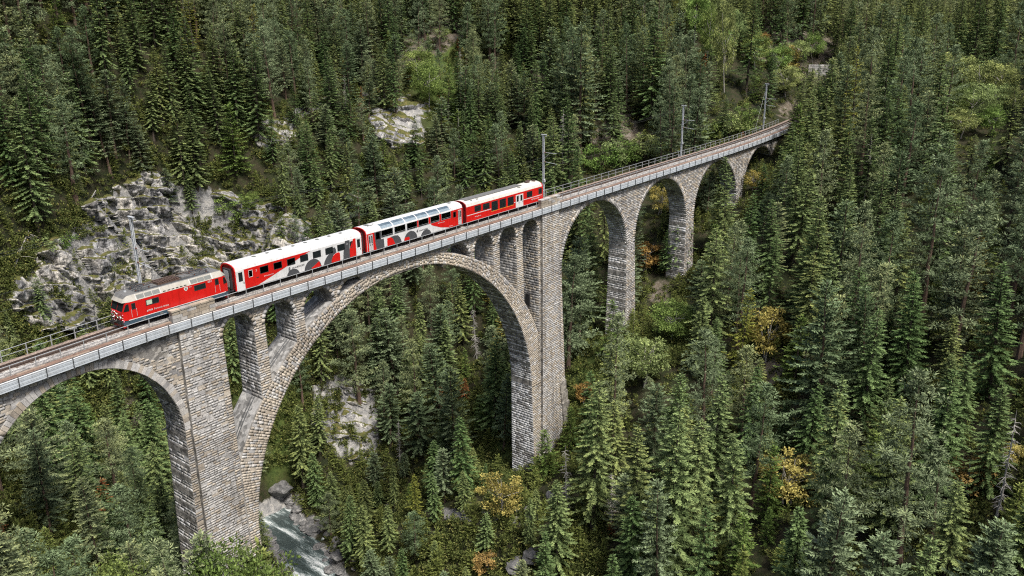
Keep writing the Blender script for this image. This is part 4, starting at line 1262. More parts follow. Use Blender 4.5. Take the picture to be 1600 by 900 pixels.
D('red_disc', [(10.25, 0.60), (10.25, 0.72)] + [(10.25+1.18*math.sin(q)*1.0, 0.62+0.62*math.sin(min(q*1.15, 1.57))) for q in np.linspace(0.3, 1.57, 8)] + [(11.62, 0.60)], M_RED, c1, CX, d=0.018)
D('grey_disc', [(12.05, 0.60), (12.20, 1.0), (12.55, 1.45), (13.0, 1.78), (13.6, 2.0), (13.6, 2.36), (13.9, 2.4), (14.05, 2.1), (14.1, 1.7), (13.6, 1.5), (13.3, 0.60)], M_DKGREY, c1, CX)
D('red_disc', [(13.25, 0.60), (13.3, 1.0), (13.6, 1.42), (14.0, 1.62), (14.45, 1.65), (14.62, 1.5), (14.62, 0.60)], M_RED, c1, CX, d=0.018)
D('grey_band', [(15.10, 0.60), (15.18, 1.4), (15.55, 2.79), (16.25, 2.79), (16.15, 0.60)], M_DKGREY, c1, CX)
D('red_panel', [(16.16, 0.60), (17.20, 0.60), (17.20, 2.79), (16.85, 2.79), (16.2, 1.65)], M_RED, c1, CX, d=0.015)
for a, b_ in ((3.10, 4.25), (4.95, 6.10), (6.82, 7.97), (8.68, 9.84), (10.55, 11.74), (12.43, 13.60), (14.28, 15.45), (16.26, 16.74)):
    window(c1, CX+a, CX+b_, 1.76, 2.56); window(c1, CX+a, CX+b_, 1.76, 2.56, W2)
window(c1, CX+1.60, CX+2.14, 1.73, 2.53, glass=simple("frosted_glass", (0.72, 0.74, 0.74), 0.3), frame=M_WHITE)
doors(c1, CX+0.06, CX+1.06, 0.45, 2.74, M_WHITE); doors(c1, CX+17.2, CX+18.1, 0.45, 2.74, M_WHITE)
doors(c1, CX+0.06, CX+1.06, 0.45, 2.74, M_WHITE, y=W2); doors(c1, CX+17.2, CX+18.1, 0.45, 2.74, M_WHITE, y=W2)
text('class_numeral', '2', CX+2.55, 2.20, 0.34, M_WHITE, c1); text('class_numeral', '2', CX+15.72, 2.28, 0.34, M_WHITE, c1, y=-W2-0.022)
text('lettering', 'RhB Ferrovia retica', CX+3.55, 1.33, 0.17, M_WHITE, c1, y=-W2-0.022); text('lettering', 'GRAUBÜNDEN', CX+7.45, 1.28, 0.26, M_DKGREY, c1)
mb = MB()
for k, (dx, h) in enumerate(((0, .3), (.09, .42), (.18, .36))): mb.box(CX+6.95+dx, CX+7.01+dx, -W2-0.02, -W2, 1.18, 1.18+h)
mb.box(CX+6.93, CX+7.22, -W2-0.02, -W2, 1.10, 1.15); mb.build('emblem', M_DKGREY, c1)
mb = MB(); mb.box(CX+2.55, CX+2.95, -W2-0.02, -W2+0.01, 1.42, 1.52); mb.build('name_board', M_UNDER, c1)
vents(c1, CX+2.4, CX+16.8, 8, ZR)
end_wall(c1, CX, -1, ZB, ZC, ZR, M_RED); end_wall(c1, CX+CLN, 1, ZB, ZC, ZR, M_RED)
under(c1, CX, CX+CLN)

# ---- panorama carriage with roof windows; passengers show through its large panes
PX0, PL = 25.06, 17.9
c2 = thing('panorama_carriage', (PX0+PL/2, 0, 0), 'panorama carriage with blue roof windows and large side windows in the middle of the train', 'carriage', 'carriages of the train')
ZR2 = 3.62
mb = MB()          # lower sides and solid ends; the window band stays open between
for s in (-1, 1):
    y0_, y1_ = sorted((s*W2, s*(W2-0.06)))
    mb.box(PX0+2.42, PX0+15.6, y0_, y1_, 0.58, 1.92)
lower = mb.build('side_wall', M_WHITE, c2)
body_shell(c2, 'end_section', PX0, PX0+2.42, 0.58, 2.86, 3.58, [M_WHITE, M_ROOFW, M_RED2, M_UNDER]); body_shell(c2, 'end_section', PX0+15.6, PX0+PL, 0.58, 2.86, 3.58, [M_RED, M_ROOFW, M_RED2, M_UNDER])
pr = [(-W2, 2.82), (-1.27, 3.02), (-1.02, 3.32), (-0.62, 3.52), (0, 3.60), (0.62, 3.52), (1.02, 3.32), (1.27, 3.02), (W2, 2.82)]
mb = MB(); cuts = [2.42] + [v for k in range(6) for v in (2.55+2.18*k, 2.55+2.18*k+2.04)] + [15.6]
cuts = sorted(set(round(v, 3) for v in cuts))
for a, c_ in zip(cuts[:-1], cuts[1:]):
    glazed = any(abs(a-(2.55+2.18*k)) < 0.02 for k in range(6))
    for i, ((ya, za), (yb, zb_)) in enumerate(zip(pr[:-1], pr[1:])):
        if glazed and i in (2, 5):
            continue
        mb.add([(PX0+a, ya, za), (PX0+c_, ya, za), (PX0+c_, yb, zb_), (PX0+a, yb, zb_)], [(0, 1, 2, 3)])
mb.build('roof', M_ROOFW, c2)
for k in range(6):
    a = 2.55+2.18*k
    for (i0, i1) in ((2, 3), (5, 6)):
        (ya, za), (yb, zb_) = pr[i0], pr[i1]; mb = MB()
        sgn = 1 if ya < 0 else -1
        # pane reaches down over the shoulder on both sides
        (yc, zc_) = pr[1] if ya < 0 else pr[7]
        seq = [(yc, zc_), (ya, za), (yb, zb_)] if ya < 0 else [(ya, za), (yb, zb_), (yc, zc_)]
        for (y1_, z1_), (y2_, z2_) in zip(seq[:-1], seq[1:]):
            mb.add([(PX0+a+0.02, y1_, z1_+0.012), (PX0+a+2.02, y1_, z1_+0.012), (PX0+a+2.02, y2_, z2_+0.012), (PX0+a+0.02, y2_, z2_+0.012),
                    (PX0+a+0.02, y1_, z1_-0.01), (PX0+a+2.02, y1_, z1_-0.01), (PX0+a+2.02, y2_, z2_-0.01), (PX0+a+0.02, y2_, z2_-0.01)], [(0, 1, 2, 3), (7, 6, 5, 4), (0, 4, 5, 1), (2, 6, 7, 3), (0, 3, 7, 4), (1, 5, 6, 2)])
        mb.build('roof_window', M_SKYGLASS, c2)
for a, b_ in ((2.46, 4.50), (4.77, 6.75), (7.03, 8.92), (9.20, 11.10), (11.46, 13.22), (13.60, 15.50)):
    window(c2, PX0+a, PX0+b_, 1.90, 2.84, glass=M_CLEAR, frame=M_GALV, fw=0.035, bar=2.06); window(c2, PX0+a, PX0+b_, 1.90, 2.84, W2, glass=M_CLEAR, frame=M_GALV, fw=0.035)
pil_x = [(4.50, 4.77, M_WHITE), (6.75, 7.03, M_WHITE), (8.92, 9.20, M_RED), (11.10, 11.46, M_RED), (13.22, 13.60, M_RED), (15.50, 15.62, M_RED)]
for a, b_, m_ in pil_x:
    for s in (-1, 1):
        mb = MB(); mb.box(PX0+a, PX0+b_, *sorted((s*W2, s*(W2-0.08))), 1.90, 2.84); mb.build('window_pillar', m_, c2)
mb = MB(); mb.box(PX0+2.42, PX0+15.6, -1.27, 1.27, 1.02, 1.10); mb.build('floor', M_INT, c2)
window(c2, PX0+1.50, PX0+2.24, 1.82, 2.80); window(c2, PX0+15.98, PX0+16.55, 1.82, 2.60)
D('red_panel', [(0.06, 0.60), (1.55, 0.60), (1.40, 1.4), (1.35, 2.0), (1.25, 2.84), (0.06, 2.84)], M_RED, c2, PX0)
D('grey_band', [(1.56, 0.60), (1.41, 1.4), (1.36, 2.0), (1.26, 2.84), (2.42, 2.84), (2.42, 1.72), (2.86, 1.72), (2.92, 0.60)], M_DKGREY, c2, PX0)
D('red_disc', [(3.42, 0.60), (3.45, 1.60), (4.05, 1.64), (4.45, 1.35), (4.80, 0.60)], M_RED, c2, PX0, d=0.018)
D('grey_disc', [(4.0, 0.60), (4.05, 1.66), (4.7, 1.72), (5.35, 1.62), (5.75, 1.2), (5.98, 0.60)], M_DKGREY, c2, PX0)
D('grey_disc', disc(7.65, 0.45, 1.24, 0.60, 0.12, math.pi-0.12), M_DKGREY, c2, PX0)
D('red_disc', [(6.48, 0.60), (6.52, 0.95), (6.75, 1.02), (7.35, 0.98), (7.45, 0.60)], M_RED, c2, PX0, d=0.018)
D('grey_disc', disc(10.55, 0.25, 1.05, 0.60, 0.34, math.pi-0.34), M_DKGREY, c2, PX0)
D('red_wedge', [(11.7, 1.62), (13.4, 0.98), (15.2, 0.60), (16.95, 0.60), (16.95, 2.84), (15.6, 2.84), (15.6, 1.90), (11.46, 1.90)], M_RED, c2, PX0)
doors(c2, PX0+0.28, PX0+1.02, 0.62, 2.68, M_SILVER, 2); doors(c2, PX0+17.0, PX0+17.68, 0.62, 2.70, M_SILVER, 2)
text('lettering', 'GRAUBÜNDEN', PX0+9.2, 1.30, 0.25, M_DKGREY, c2); text('lettering', 'RhB Ferrovia retica', PX0+12.9, 1.58, 0.17, M_WHITE, c2, y=-W2-0.022); text('lettering', 'PANORAMA', PX0+15.1, 0.72, 0.14, M_WHITE, c2, y=-W2-0.022)
mb = MB()
for k, (dx, h) in enumerate(((0, .3), (.09, .42), (.18, .36))): mb.box(PX0+8.78+dx, PX0+8.84+dx, -W2-0.02, -W2, 1.22, 1.22+h)
mb.build('emblem', M_DKGREY, c2)
seat = None
for k in range(10):
    for y in (-0.88, -0.42, 0.42, 0.88):
        x = PX0+3.0+k*1.28; f = 1 if k % 2 else -1
        if seat is None:
            mb = MB(); mb.box(-0.25, 0.25, -0.21, 0.21, 0.0, 0.12); mb.box(0.18, 0.30, -0.21, 0.21, 0.12, 0.92); mb.box(-0.2, 0.2, -0.18, 0.18, -0.36, 0.0)
            seat = mb.build('seat', M_SEAT, None); o = seat
        else: o = seat.copy(); COL.objects.link(o)
        o.parent = c2; o.location = (x-c2.location[0], y, 1.46); o.rotation_euler = (0, 0, 0 if f > 0 else math.pi)
mb = MB()
for x in (1.2, 16.6): mb.box(PX0+x-0.2, PX0+x+0.2, -0.3, 0.3, 3.56, 3.66)
mb.box(PX0+1.0, PX0+2.0, -0.5, -0.4, 3.5, 3.6); o = mb.build('roof_fitting', M_GRILLE, c2); o['kind'] = 'stuff'
end_wall(c2, PX0, -1, 0.58, 2.86, 3.58, M_RED); end_wall(c2, PX0+PL, 1, 0.58, 2.86, 3.58, M_RED)
under(c2, PX0, PX0+PL)

# ---- driving trailer at the rear
DX, DL = 43.86, 18.2
c3 = thing('driving_trailer', (DX+DL/2, 0, 0), 'all red carriage with white double door and thin white line at the train end', 'carriage', 'carriages of the train')
body_shell(c3, 'body', DX, DX+DL-0.5, 0.50, 2.74, 3.50, [M_RED, M_ROOFC, M_RED2, M_UNDER])
mb = MB()      # raked driving cab
a, c_ = DX+DL-0.5, DX+DL
pr3 = shell_profile(0.50, 2.74, 3.50); n = len(pr3)
front = [(y*0.93, min(z_, 1.45)) for y, z_ in pr3]
secs = [(a, pr3, 0.0), (a+0.25, [(y*0.98, z_ if z_ < 2.8 else 2.74+(z_-2.74)*0.86) for y, z_ in pr3], 0.0), (c_, [(y*0.90, min(z_, 1.55 if z_ < 2 else 1.55+(z_-2.74)*0.05)) for y, z_ in pr3], 0.0)]
for x, q, _ in secs: mb.v += [(x, y, z_) for y, z_ in q]
for i in range(2):
    for j in range(n-1): mb.f.append([i*n+j, (i+1)*n+j, (i+1)*n+j+1, i*n+j+1]); mb.c.append(None); mb.m.append(0)
mb.f.append([2*n+j for j in range(n)]); mb.c.append(None); mb.m.append(0)
mb.build('cab', M_RED, c3, fix=True)
mb = MB(); mb.add([(a+0.31, -1.1, 2.62), (a+0.31, 1.1, 2.62), (c_-0.02, 1.05, 1.72), (c_-0.02, -1.05, 1.72)], [(0, 1, 2, 3)]); mb.build('windscreen', M_GLASS, c3)
for sec_ in ([(0.05, 1.45), (5.35, 1.45), (5.35, 1.54), (0.05, 1.54)], [(10.72, 1.38), (11.08, 1.38), (11.08, 1.47), (10.72, 1.47)], [(12.98, 1.38), (17.65, 1.38), (17.65, 1.47), (12.98, 1.47)]):
    D('white_line', sec_, M_WHITE, c3, DX, d=0.008)
D('yellow_line', [(5.4, 1.09), (10.7, 1.09), (10.7, 1.12), (5.4, 1.12)], M_YEL, c3, DX, d=0.008)
for a, b_, z0, z1 in ((1.70, 3.08, 1.72, 2.58), (3.55, 5.02, 1.66, 2.54), (5.47, 6.90, 1.16, 2.52), (7.33, 8.77, 1.20, 2.50), (9.22, 10.63, 1.20, 2.46), (13.86, 15.22, 1.60, 2.50), (16.80, 17.66, 1.64, 2.52)):
    window(c3, DX+a, DX+b_, z0, z1, bar=(z1-0.32 if a < 5 else None)); window(c3, DX+a, DX+b_, z0, z1, W2)
doors(c3, DX+11.12, DX+12.95, 0.48, 2.46, M_WHITE, 2)
text('lettering', 'RhB Ferrovia retica', DX+1.75, 0.98, 0.17, M_WHITE, c3, y=-W2-0.022); text('lettering', 'RhB Ferrovia retica', DX+15.0, 1.02, 0.25, M_WHITE, c3, y=-W2-0.022, shear=0.2)
mb = MB(); mb.box(DX+0.6, DX+13.5, -0.62, 0.62, 3.40, 3.535); mb.build('roof_walkway', M_ROOFG, c3)
for x, w in ((1.4, 0.3), (2.6, 0.45), (12.2, 0.6)): 
    mb = MB(); mb.box(DX+x, DX+x+w, -0.95, -0.66, 3.24, 3.40); mb.build('roof_vent', M_GRILLE, c3)
for x, y, w in ((15.2, -0.3, 0.7), (16.2, 0.2, 0.5), (16.9, -0.4, 0.35)):
    mb = MB(); mb.box(DX+x, DX+x+w, y, y+0.5, 3.42, 3.66); mb.build('roof_equipment', M_COPPER, c3)
end_wall(c3, DX, -1, 0.50, 2.74, 3.50, M_RED2)
under(c3, DX, DX+DL-0.4)

# ---- passengers seated behind the large panes
def seated(name, label, cloth, x, y, f, hair):
    mats = [simple("skin", (0.50, 0.31, 0.22), 0.6), cloth, hair, simple("dark_trousers", (0.04, 0.045, 0.06), 0.85)]
    me = bpy.data.meshes.new(name)
    V = [(0, 0, 0.10), (0, 0, 0.32), (0, 0, 0.52), (0, 0, 0.60), (-.01, 0, 0.72), (-.01, 0, 0.82),
         (0, -.19, 0.50), (-.10, -.24, 0.26), (-.30, -.16, 0.20), (0, .19, 0.50), (-.10, .24, 0.26), (-.30, .16, 0.20),
         (-.20, -.10, 0.10), (-.44, -.10, 0.10), (-.46, -.10, -.30), (-.20, .10, 0.10), (-.44, .10, 0.10), (-.46, .10, -.30)]
    E = [(0, 1), (1, 2), (2, 3), (3, 4), (4, 5), (2, 6), (6, 7), (7, 8), (2, 9), (9, 10), (10, 11), (0, 12), (12, 13), (13, 14), (0, 15), (15, 16), (16, 17)]
    rad = [.15, .14, .15, .055, .10, .075, .07, .05, .04, .07, .05, .04, .09, .075, .055, .09, .075, .055]
    me.from_pydata(V, E, [])
    o = bpy.data.objects.new(name, me); COL.objects.link(o)
    md = o.modifiers.new('skin', 'SKIN'); sv = me.skin_vertices[0].data
    for i, r_ in enumerate(rad): sv[i].radius = (r_, r_); sv[i].use_root = i == 0
    o.modifiers.new('smooth', 'SUBSURF').levels = 1
    dg = bpy.context.evaluated_depsgraph_get(); me2 = bpy.data.meshes.new_from_object(o.evaluated_get(dg))
    o.modifiers.clear(); o.data = me2; me2.materials.clear()
    for m_ in mats: me2.materials.append(m_)
    for p_ in me2.polygons:
        c_ = p_.center
        p_.material_index = 0 if (c_[2] > 0.60 or (c_[0] < -.24 and c_[2] > .16)) else (3 if c_[2] < 0.14 and c_[0] < -0.08 else 1)
        if c_[2] > 0.74 and (c_[0] > 0.0 or c_[2] > 0.84): p_.material_index = 2
        p_.use_smooth = True
    o.location = (x, y, 1.50); o.rotation_euler = (0, 0, 0 if f > 0 else math.pi)
    return tag(o, label, 'person', 'passengers in the panorama carriage')
SH = {'white': (0.7, 0.69, 0.66), 'blue': (0.06, 0.10, 0.28), 'red': (0.42, 0.03, 0.03), 'black': (0.02, 0.02, 0.022), 'pink': (0.55, 0.25, 0.28), 'grey': (0.25, 0.25, 0.26)}
hair_d, hair_l = simple("dark_hair", (0.03, 0.02, 0.015), 0.7), simple("fair_hair", (0.28, 0.18, 0.08), 0.7)
NTH = ['first', 'first', 'second', 'second', 'third', 'third', 'fourth', 'fifth', 'fifth', 'sixth']
for n_, (k, cl) in enumerate(((0, 'pink'), (1, 'white'), (2, 'black'), (3, 'grey'), (4, 'white'), (5, 'blue'), (6, 'black'), (7, 'red'), (8, 'white'), (9, 'blue'))):
    f = 1 if k % 2 else -1
    seated('person', 'passenger in %s top behind the %s large panorama carriage window from left' % (cl, NTH[k]), simple(cl + "_top", SH[cl], 0.85), PX0+3.0+k*1.28, -0.86, f, hair_d if n_ % 3 else hair_l)

# ------------------------------------------------------------------ catenary
M_MAST = simple("mast_steel", (0.50, 0.53, 0.56), 0.45, 0.2, 0.1, 2)
mast_x = [(-2.9, 10.1), (66.8, 9.7), (113.5, 9.7), (157.6, 10.3)]
words = ['beside the locomotive', 'beside the last carriage', 'in the middle of the small arches', 'at the far end of the viaduct']
wire_pts, mess_pts = [], []
for (x, top), wd in zip(mast_x, words):
    y = 2.25+float(bow(x))
    t = thing('catenary_mast', (x, y, -0.6), 'grey steel catenary mast standing ' + wd, 'mast', 'catenary masts along the track')
    mb = MB(); w = 0.13
    mb.box(x-w, x+w, y-w, y-w+0.03, -1.2, top); mb.box(x-w, x+w, y+w-0.03, y+w, -1.2, top); mb.box(x-0.02, x+0.02, y-w, y+w, -1.2, top)
    for k in range(10): mb.box(x-w+0.01, x+w-0.01, y-w+0.035, y+w-0.035, 0.2+k*0.95, 0.26+k*0.95)
    mb.build('pole', M_MAST, t)
    mb = MB(); mb.box(x-0.12, x+0.12, y-0.55, y+0.45, top, top+0.09); mb.tube([(x, y-0.5, top), (x, y-0.5, top-0.25)], 0.045, 6); mb.tube([(x, y+0.4, top), (x, y+0.4, top-0.25)], 0.045, 6); mb.build('top_bracket', M_MAST, t)
    yb = float(bow(x))
    mb = MB(); mb.tube([(x, y-0.1, 6.9), (x, yb-0.3, 6.95)], 0.035, 6); mb.tube([(x, y-0.1, 5.9), (x, y-1.2, 6.9)], 0.03, 6); mb.build('cantilever', M_MAST, t)
    mb = MB(); mb.tube([(x, y-0.1, 5.45), (x, yb-0.35, 5.25)], 0.03, 6); mb.build('registration_arm', M_MAST, t)
    for zz_ in (6.9, 5.42):
        mb = MB(); mb.tube([(x, y-0.14, zz_), (x, y-0.45, zz_)], 0.075, 8); mb.build('insulator', M_INSUL, t)
    mb = MB(); mb.box(x-0.16, x+0.16, y-0.3, y-0.13, 2.1, 2.5); mb.build('switch_box', M_MAST, t)
    mb = MB(); mb.box(x-0.35, x+0.35, y-0.3, y+0.35, -1.3, -0.28); mb.build('foundation', M_CONC, t)
t = thing('catenary_stay', (157.6, 2.3, 0), 'thin slanting stay wire holding the farthest catenary mast', 'stay wire')
mb = MB(); mb.tube([(157.6, 2.5+float(bow(157.6)), 8.6), (151.5, 3.4, -0.5)], 0.013, 5); mb.build('cable', M_GALV, t)
xs_m = [-110] + [m[0] for m in mast_x] + [215]
cat = thing('overhead_line', (60, 0, 6), 'thin overhead contact wire and carrier wire above the track', 'overhead line')
for z_, nm, sag in ((5.15, 'contact_wire', 0.03), (6.9, 'carrier_wire', 0.55)):
    mb = MB()
    for a, c_ in zip(xs_m[:-1], xs_m[1:]):
        pts = [(a+(c_-a)*q, float(bow(a))*(1-q)+float(bow(c_))*q-0.1, z_-sag*4*q*(1-q)) for q in np.linspace(0, 1, 13)]
        mb.tube(pts, 0.015, 4, cap=False)
    mb.build(nm, M_WIRE, cat)
mb = MB()
for a, c_ in zip(xs_m[:-1], xs_m[1:]):
    for q in np.arange(0.08, 0.95, 7.0/max(20, c_-a)):
        x = a+(c_-a)*q; y = float(bow(a))*(1-q)+float(bow(c_))*q-0.1; mb.tube([(x, y, 5.13), (x, y, 6.9-0.55*4*q*(1-q))], 0.006, 4, cap=False)
o = mb.build('dropper', M_WIRE, cat); o['kind'] = 'stuff'
feed = thing('feeder_wire', (60, 2.4, 9.6), 'two thin feeder wires strung along the tops of the masts', 'overhead line')
for dy in (-0.5, 0.4):
    mb = MB(); tops = [9.8] + [m[1]-0.25 for m in mast_x] + [10.5]
    for i, (a, c_) in enumerate(zip(xs_m[:-1], xs_m[1:])):
        pts = [(a+(c_-a)*q, 2.25+dy+float(bow(a))*(1-q)+float(bow(c_))*q, tops[i]*(1-q)+tops[i+1]*q-1.0*4*q*(1-q)) for q in np.linspace(0, 1, 15)]
        mb.tube(pts, 0.014, 4, cap=False)
    mb.build('wire', M_WIRE, feed)

# ------------------------------------------------------------------ vegetation
def leaf_mat(name, stops, transl=0.25, rough=0.6, obj_spread=0.35):
    """needles or leaves: every tree its own hue (by object), every spray its own tone"""
    m = bpy.data.materials.new(name); m.use_nodes = True
    nt = m.node_tree; nt.nodes.clear()
    out = nt.nodes.new('ShaderNodeOutputMaterial')
    inf = nd(nt, 'ShaderNodeObjectInfo')
    own = nd(nt, 'ShaderNodeSeparateColor'); nt.links.new(inf.outputs['Color'], own.inputs[0])
    sel = nt.nodes.new('ShaderNodeMix'); sel.data_type = 'FLOAT'          # a tree of its own carries its hue, the massed ones draw one
    nt.links.new(inf.outputs['Alpha'], sel.inputs[0]); nt.links.new(inf.outputs['Random'], sel.inputs[2]); nt.links.new(own.outputs[0], sel.inputs[3])
    oi = sel.outputs[0]
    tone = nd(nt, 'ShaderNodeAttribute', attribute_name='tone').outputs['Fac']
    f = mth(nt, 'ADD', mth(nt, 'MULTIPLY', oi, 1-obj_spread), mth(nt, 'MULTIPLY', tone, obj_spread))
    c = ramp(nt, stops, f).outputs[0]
    k = mth(nt, 'MULTIPLY_ADD', tone, 2.1, 0.15)  # wide tone scale, so sunlit tips are put into the colour
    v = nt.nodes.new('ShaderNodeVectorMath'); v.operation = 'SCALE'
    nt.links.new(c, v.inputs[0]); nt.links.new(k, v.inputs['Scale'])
    d = nd(nt, 'ShaderNodeBsdfDiffuse'); nt.links.new(v.outputs[0], d.inputs[0])
    t = nd(nt, 'ShaderNodeBsdfTranslucent'); nt.links.new(v.outputs[0], t.inputs[0])
    mx = nd(nt, 'ShaderNodeMixShader', i_0=transl)
    nt.links.new(d.outputs[0], mx.inputs[1]); nt.links.new(t.outputs[0], mx.inputs[2])
    nt.links.new(mx.outputs[0], out.inputs[0])
    return m

def bark_mat(name, col):
    m, nt, b = mat_new(name)
    oc = nd(nt, 'ShaderNodeTexCoord').outputs['Object']
    mp = nd(nt, 'ShaderNodeMapping'); mp.inputs['Scale'].default_value = (6, 6, 1.2); nt.links.new(oc, mp.inputs[0])
    f = noise(nt, 2.0, 5, 0.7, mp.outputs[0])
    nt.links.new(ramp(nt, [(0.3, tuple(c*0.5 for c in col)), (0.7, tuple(c*1.3 for c in col))], f).outputs[0], b.inputs['Base Color'])
    b.inputs['Roughness'].default_value = 0.95
    return m

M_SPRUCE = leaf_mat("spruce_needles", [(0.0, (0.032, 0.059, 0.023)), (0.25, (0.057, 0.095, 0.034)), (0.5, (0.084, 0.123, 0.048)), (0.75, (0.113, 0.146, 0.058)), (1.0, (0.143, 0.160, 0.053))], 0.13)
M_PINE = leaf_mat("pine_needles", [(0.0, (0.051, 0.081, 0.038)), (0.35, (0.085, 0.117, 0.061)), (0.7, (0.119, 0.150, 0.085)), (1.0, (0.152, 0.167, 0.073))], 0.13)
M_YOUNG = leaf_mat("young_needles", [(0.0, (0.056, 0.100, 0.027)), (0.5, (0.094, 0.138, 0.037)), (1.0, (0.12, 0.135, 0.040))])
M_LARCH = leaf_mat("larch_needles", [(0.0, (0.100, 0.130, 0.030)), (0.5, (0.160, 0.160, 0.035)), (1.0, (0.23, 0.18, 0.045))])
M_GREENLEAF = leaf_mat("green_leaves", [(0.0, (0.081, 0.152, 0.033)), (0.5, (0.139, 0.210, 0.058)), (1.0, (0.179, 0.214, 0.067))], 0.35)
M_PALELEAF = leaf_mat("pale_green_leaves", [(0.0, (0.138, 0.191, 0.080)), (0.5, (0.184, 0.234, 0.093)), (1.0, (0.239, 0.257, 0.093))], 0.35)
M_YELLOWLEAF = leaf_mat("yellow_leaves", [(0.0, (0.198, 0.171, 0.050)), (0.5, (0.261, 0.221, 0.065)), (1.0, (0.306, 0.270, 0.090))], 0.35)
M_ORANGELEAF = leaf_mat("orange_leaves", [(0.0, (0.22, 0.135, 0.045)), (0.5, (0.26, 0.175, 0.06)), (1.0, (0.30, 0.21, 0.08))], 0.35)
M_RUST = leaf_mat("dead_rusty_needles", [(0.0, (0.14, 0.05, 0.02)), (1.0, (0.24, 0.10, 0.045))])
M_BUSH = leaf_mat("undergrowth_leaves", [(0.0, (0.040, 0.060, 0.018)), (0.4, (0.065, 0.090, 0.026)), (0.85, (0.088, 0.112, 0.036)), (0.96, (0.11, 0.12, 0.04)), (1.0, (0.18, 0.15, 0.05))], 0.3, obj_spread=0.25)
M_BARK = bark_mat("conifer_bark", (0.075, 0.058, 0.046))
M_BARKRED = bark_mat("pine_bark", (0.11, 0.072, 0.052))
M_BARKPALE = bark_mat("pale_bark", (0.36, 0.34, 0.31))
M_DEAD = bark_mat("bleached_wood", (0.32, 0.305, 0.285))

class Leaves:
    def __init__(self): self.v = []; self.f = []; self.t = []
    def diamond(self, p, d, s, L, W, tone):
        """leaf shaped spray: base p, direction d, side vector s"""
        o = len(self.v)
        self.v += [p, p + d*L*0.45 + s*W*0.5, p + d*L, p + d*L*0.45 - s*W*0.5]
        self.f.append((o, o+1, o+2, o+3)); self.t.append(tone)
    def mesh(self, name, mat):
        return raw_mesh(name, np.array(self.v), np.array(self.f), mat, {'tone': ('FACE', 'FLOAT', np.array(self.t))})

def unit(v): return v/(np.linalg.norm(v)+1e-9)

def trunk_mesh(name, H, r0, mat, lean=0.0, rng=None, stubs=0, stub_len=1.2):
    mb = MB()
    n = 9
    pts = [(lean*H*(i/n)**2 + 0.04*math.sin(i*1.7), 0.05*math.cos(i*2.1), H*i/n-(1.2 if i == 0 else 0)) for i in range(n+1)]
    mb.tube(pts, [max(0.02, r0*(1-0.93*(i/n)**0.9))*(1.35 if i == 0 else 1) for i in range(n+1)], 7)
    if stubs:
        for k in range(stubs):
            z = rng.uniform(0.12, 0.93)*H; a = rng.uniform(0, 6.28); L = stub_len*rng.uniform(0.4, 1.0)*(1-0.6*z/H)
            p = np.array([lean*H*(z/H)**2, 0, z]); d = np.array([math.cos(a), math.sin(a), rng.uniform(-0.45, 0.1)])
            q = p + d*L*0.55 + np.array([0, 0, -0.05*L]); e = p + d*L + np.array([rng.normal(0, .12), rng.normal(0, .12), -0.22*L])
            mb.tube([p, q, e], [0.035+0.02*L, 0.03, 0.01], 4, cap=False)
            if L > 0.7:
                for _ in range(3):
                    b0 = p + d*L*rng.uniform(0.35, 0.8); mb.tube([b0, b0 + np.array([rng.normal(0, .3), rng.normal(0, .3), rng.uniform(-0.45, 0.05)])*L*0.55], [0.016, 0.006], 3, cap=False)
    o = mb.build(name, mat); me = o.data; bpy.data.objects.remove(o); return me

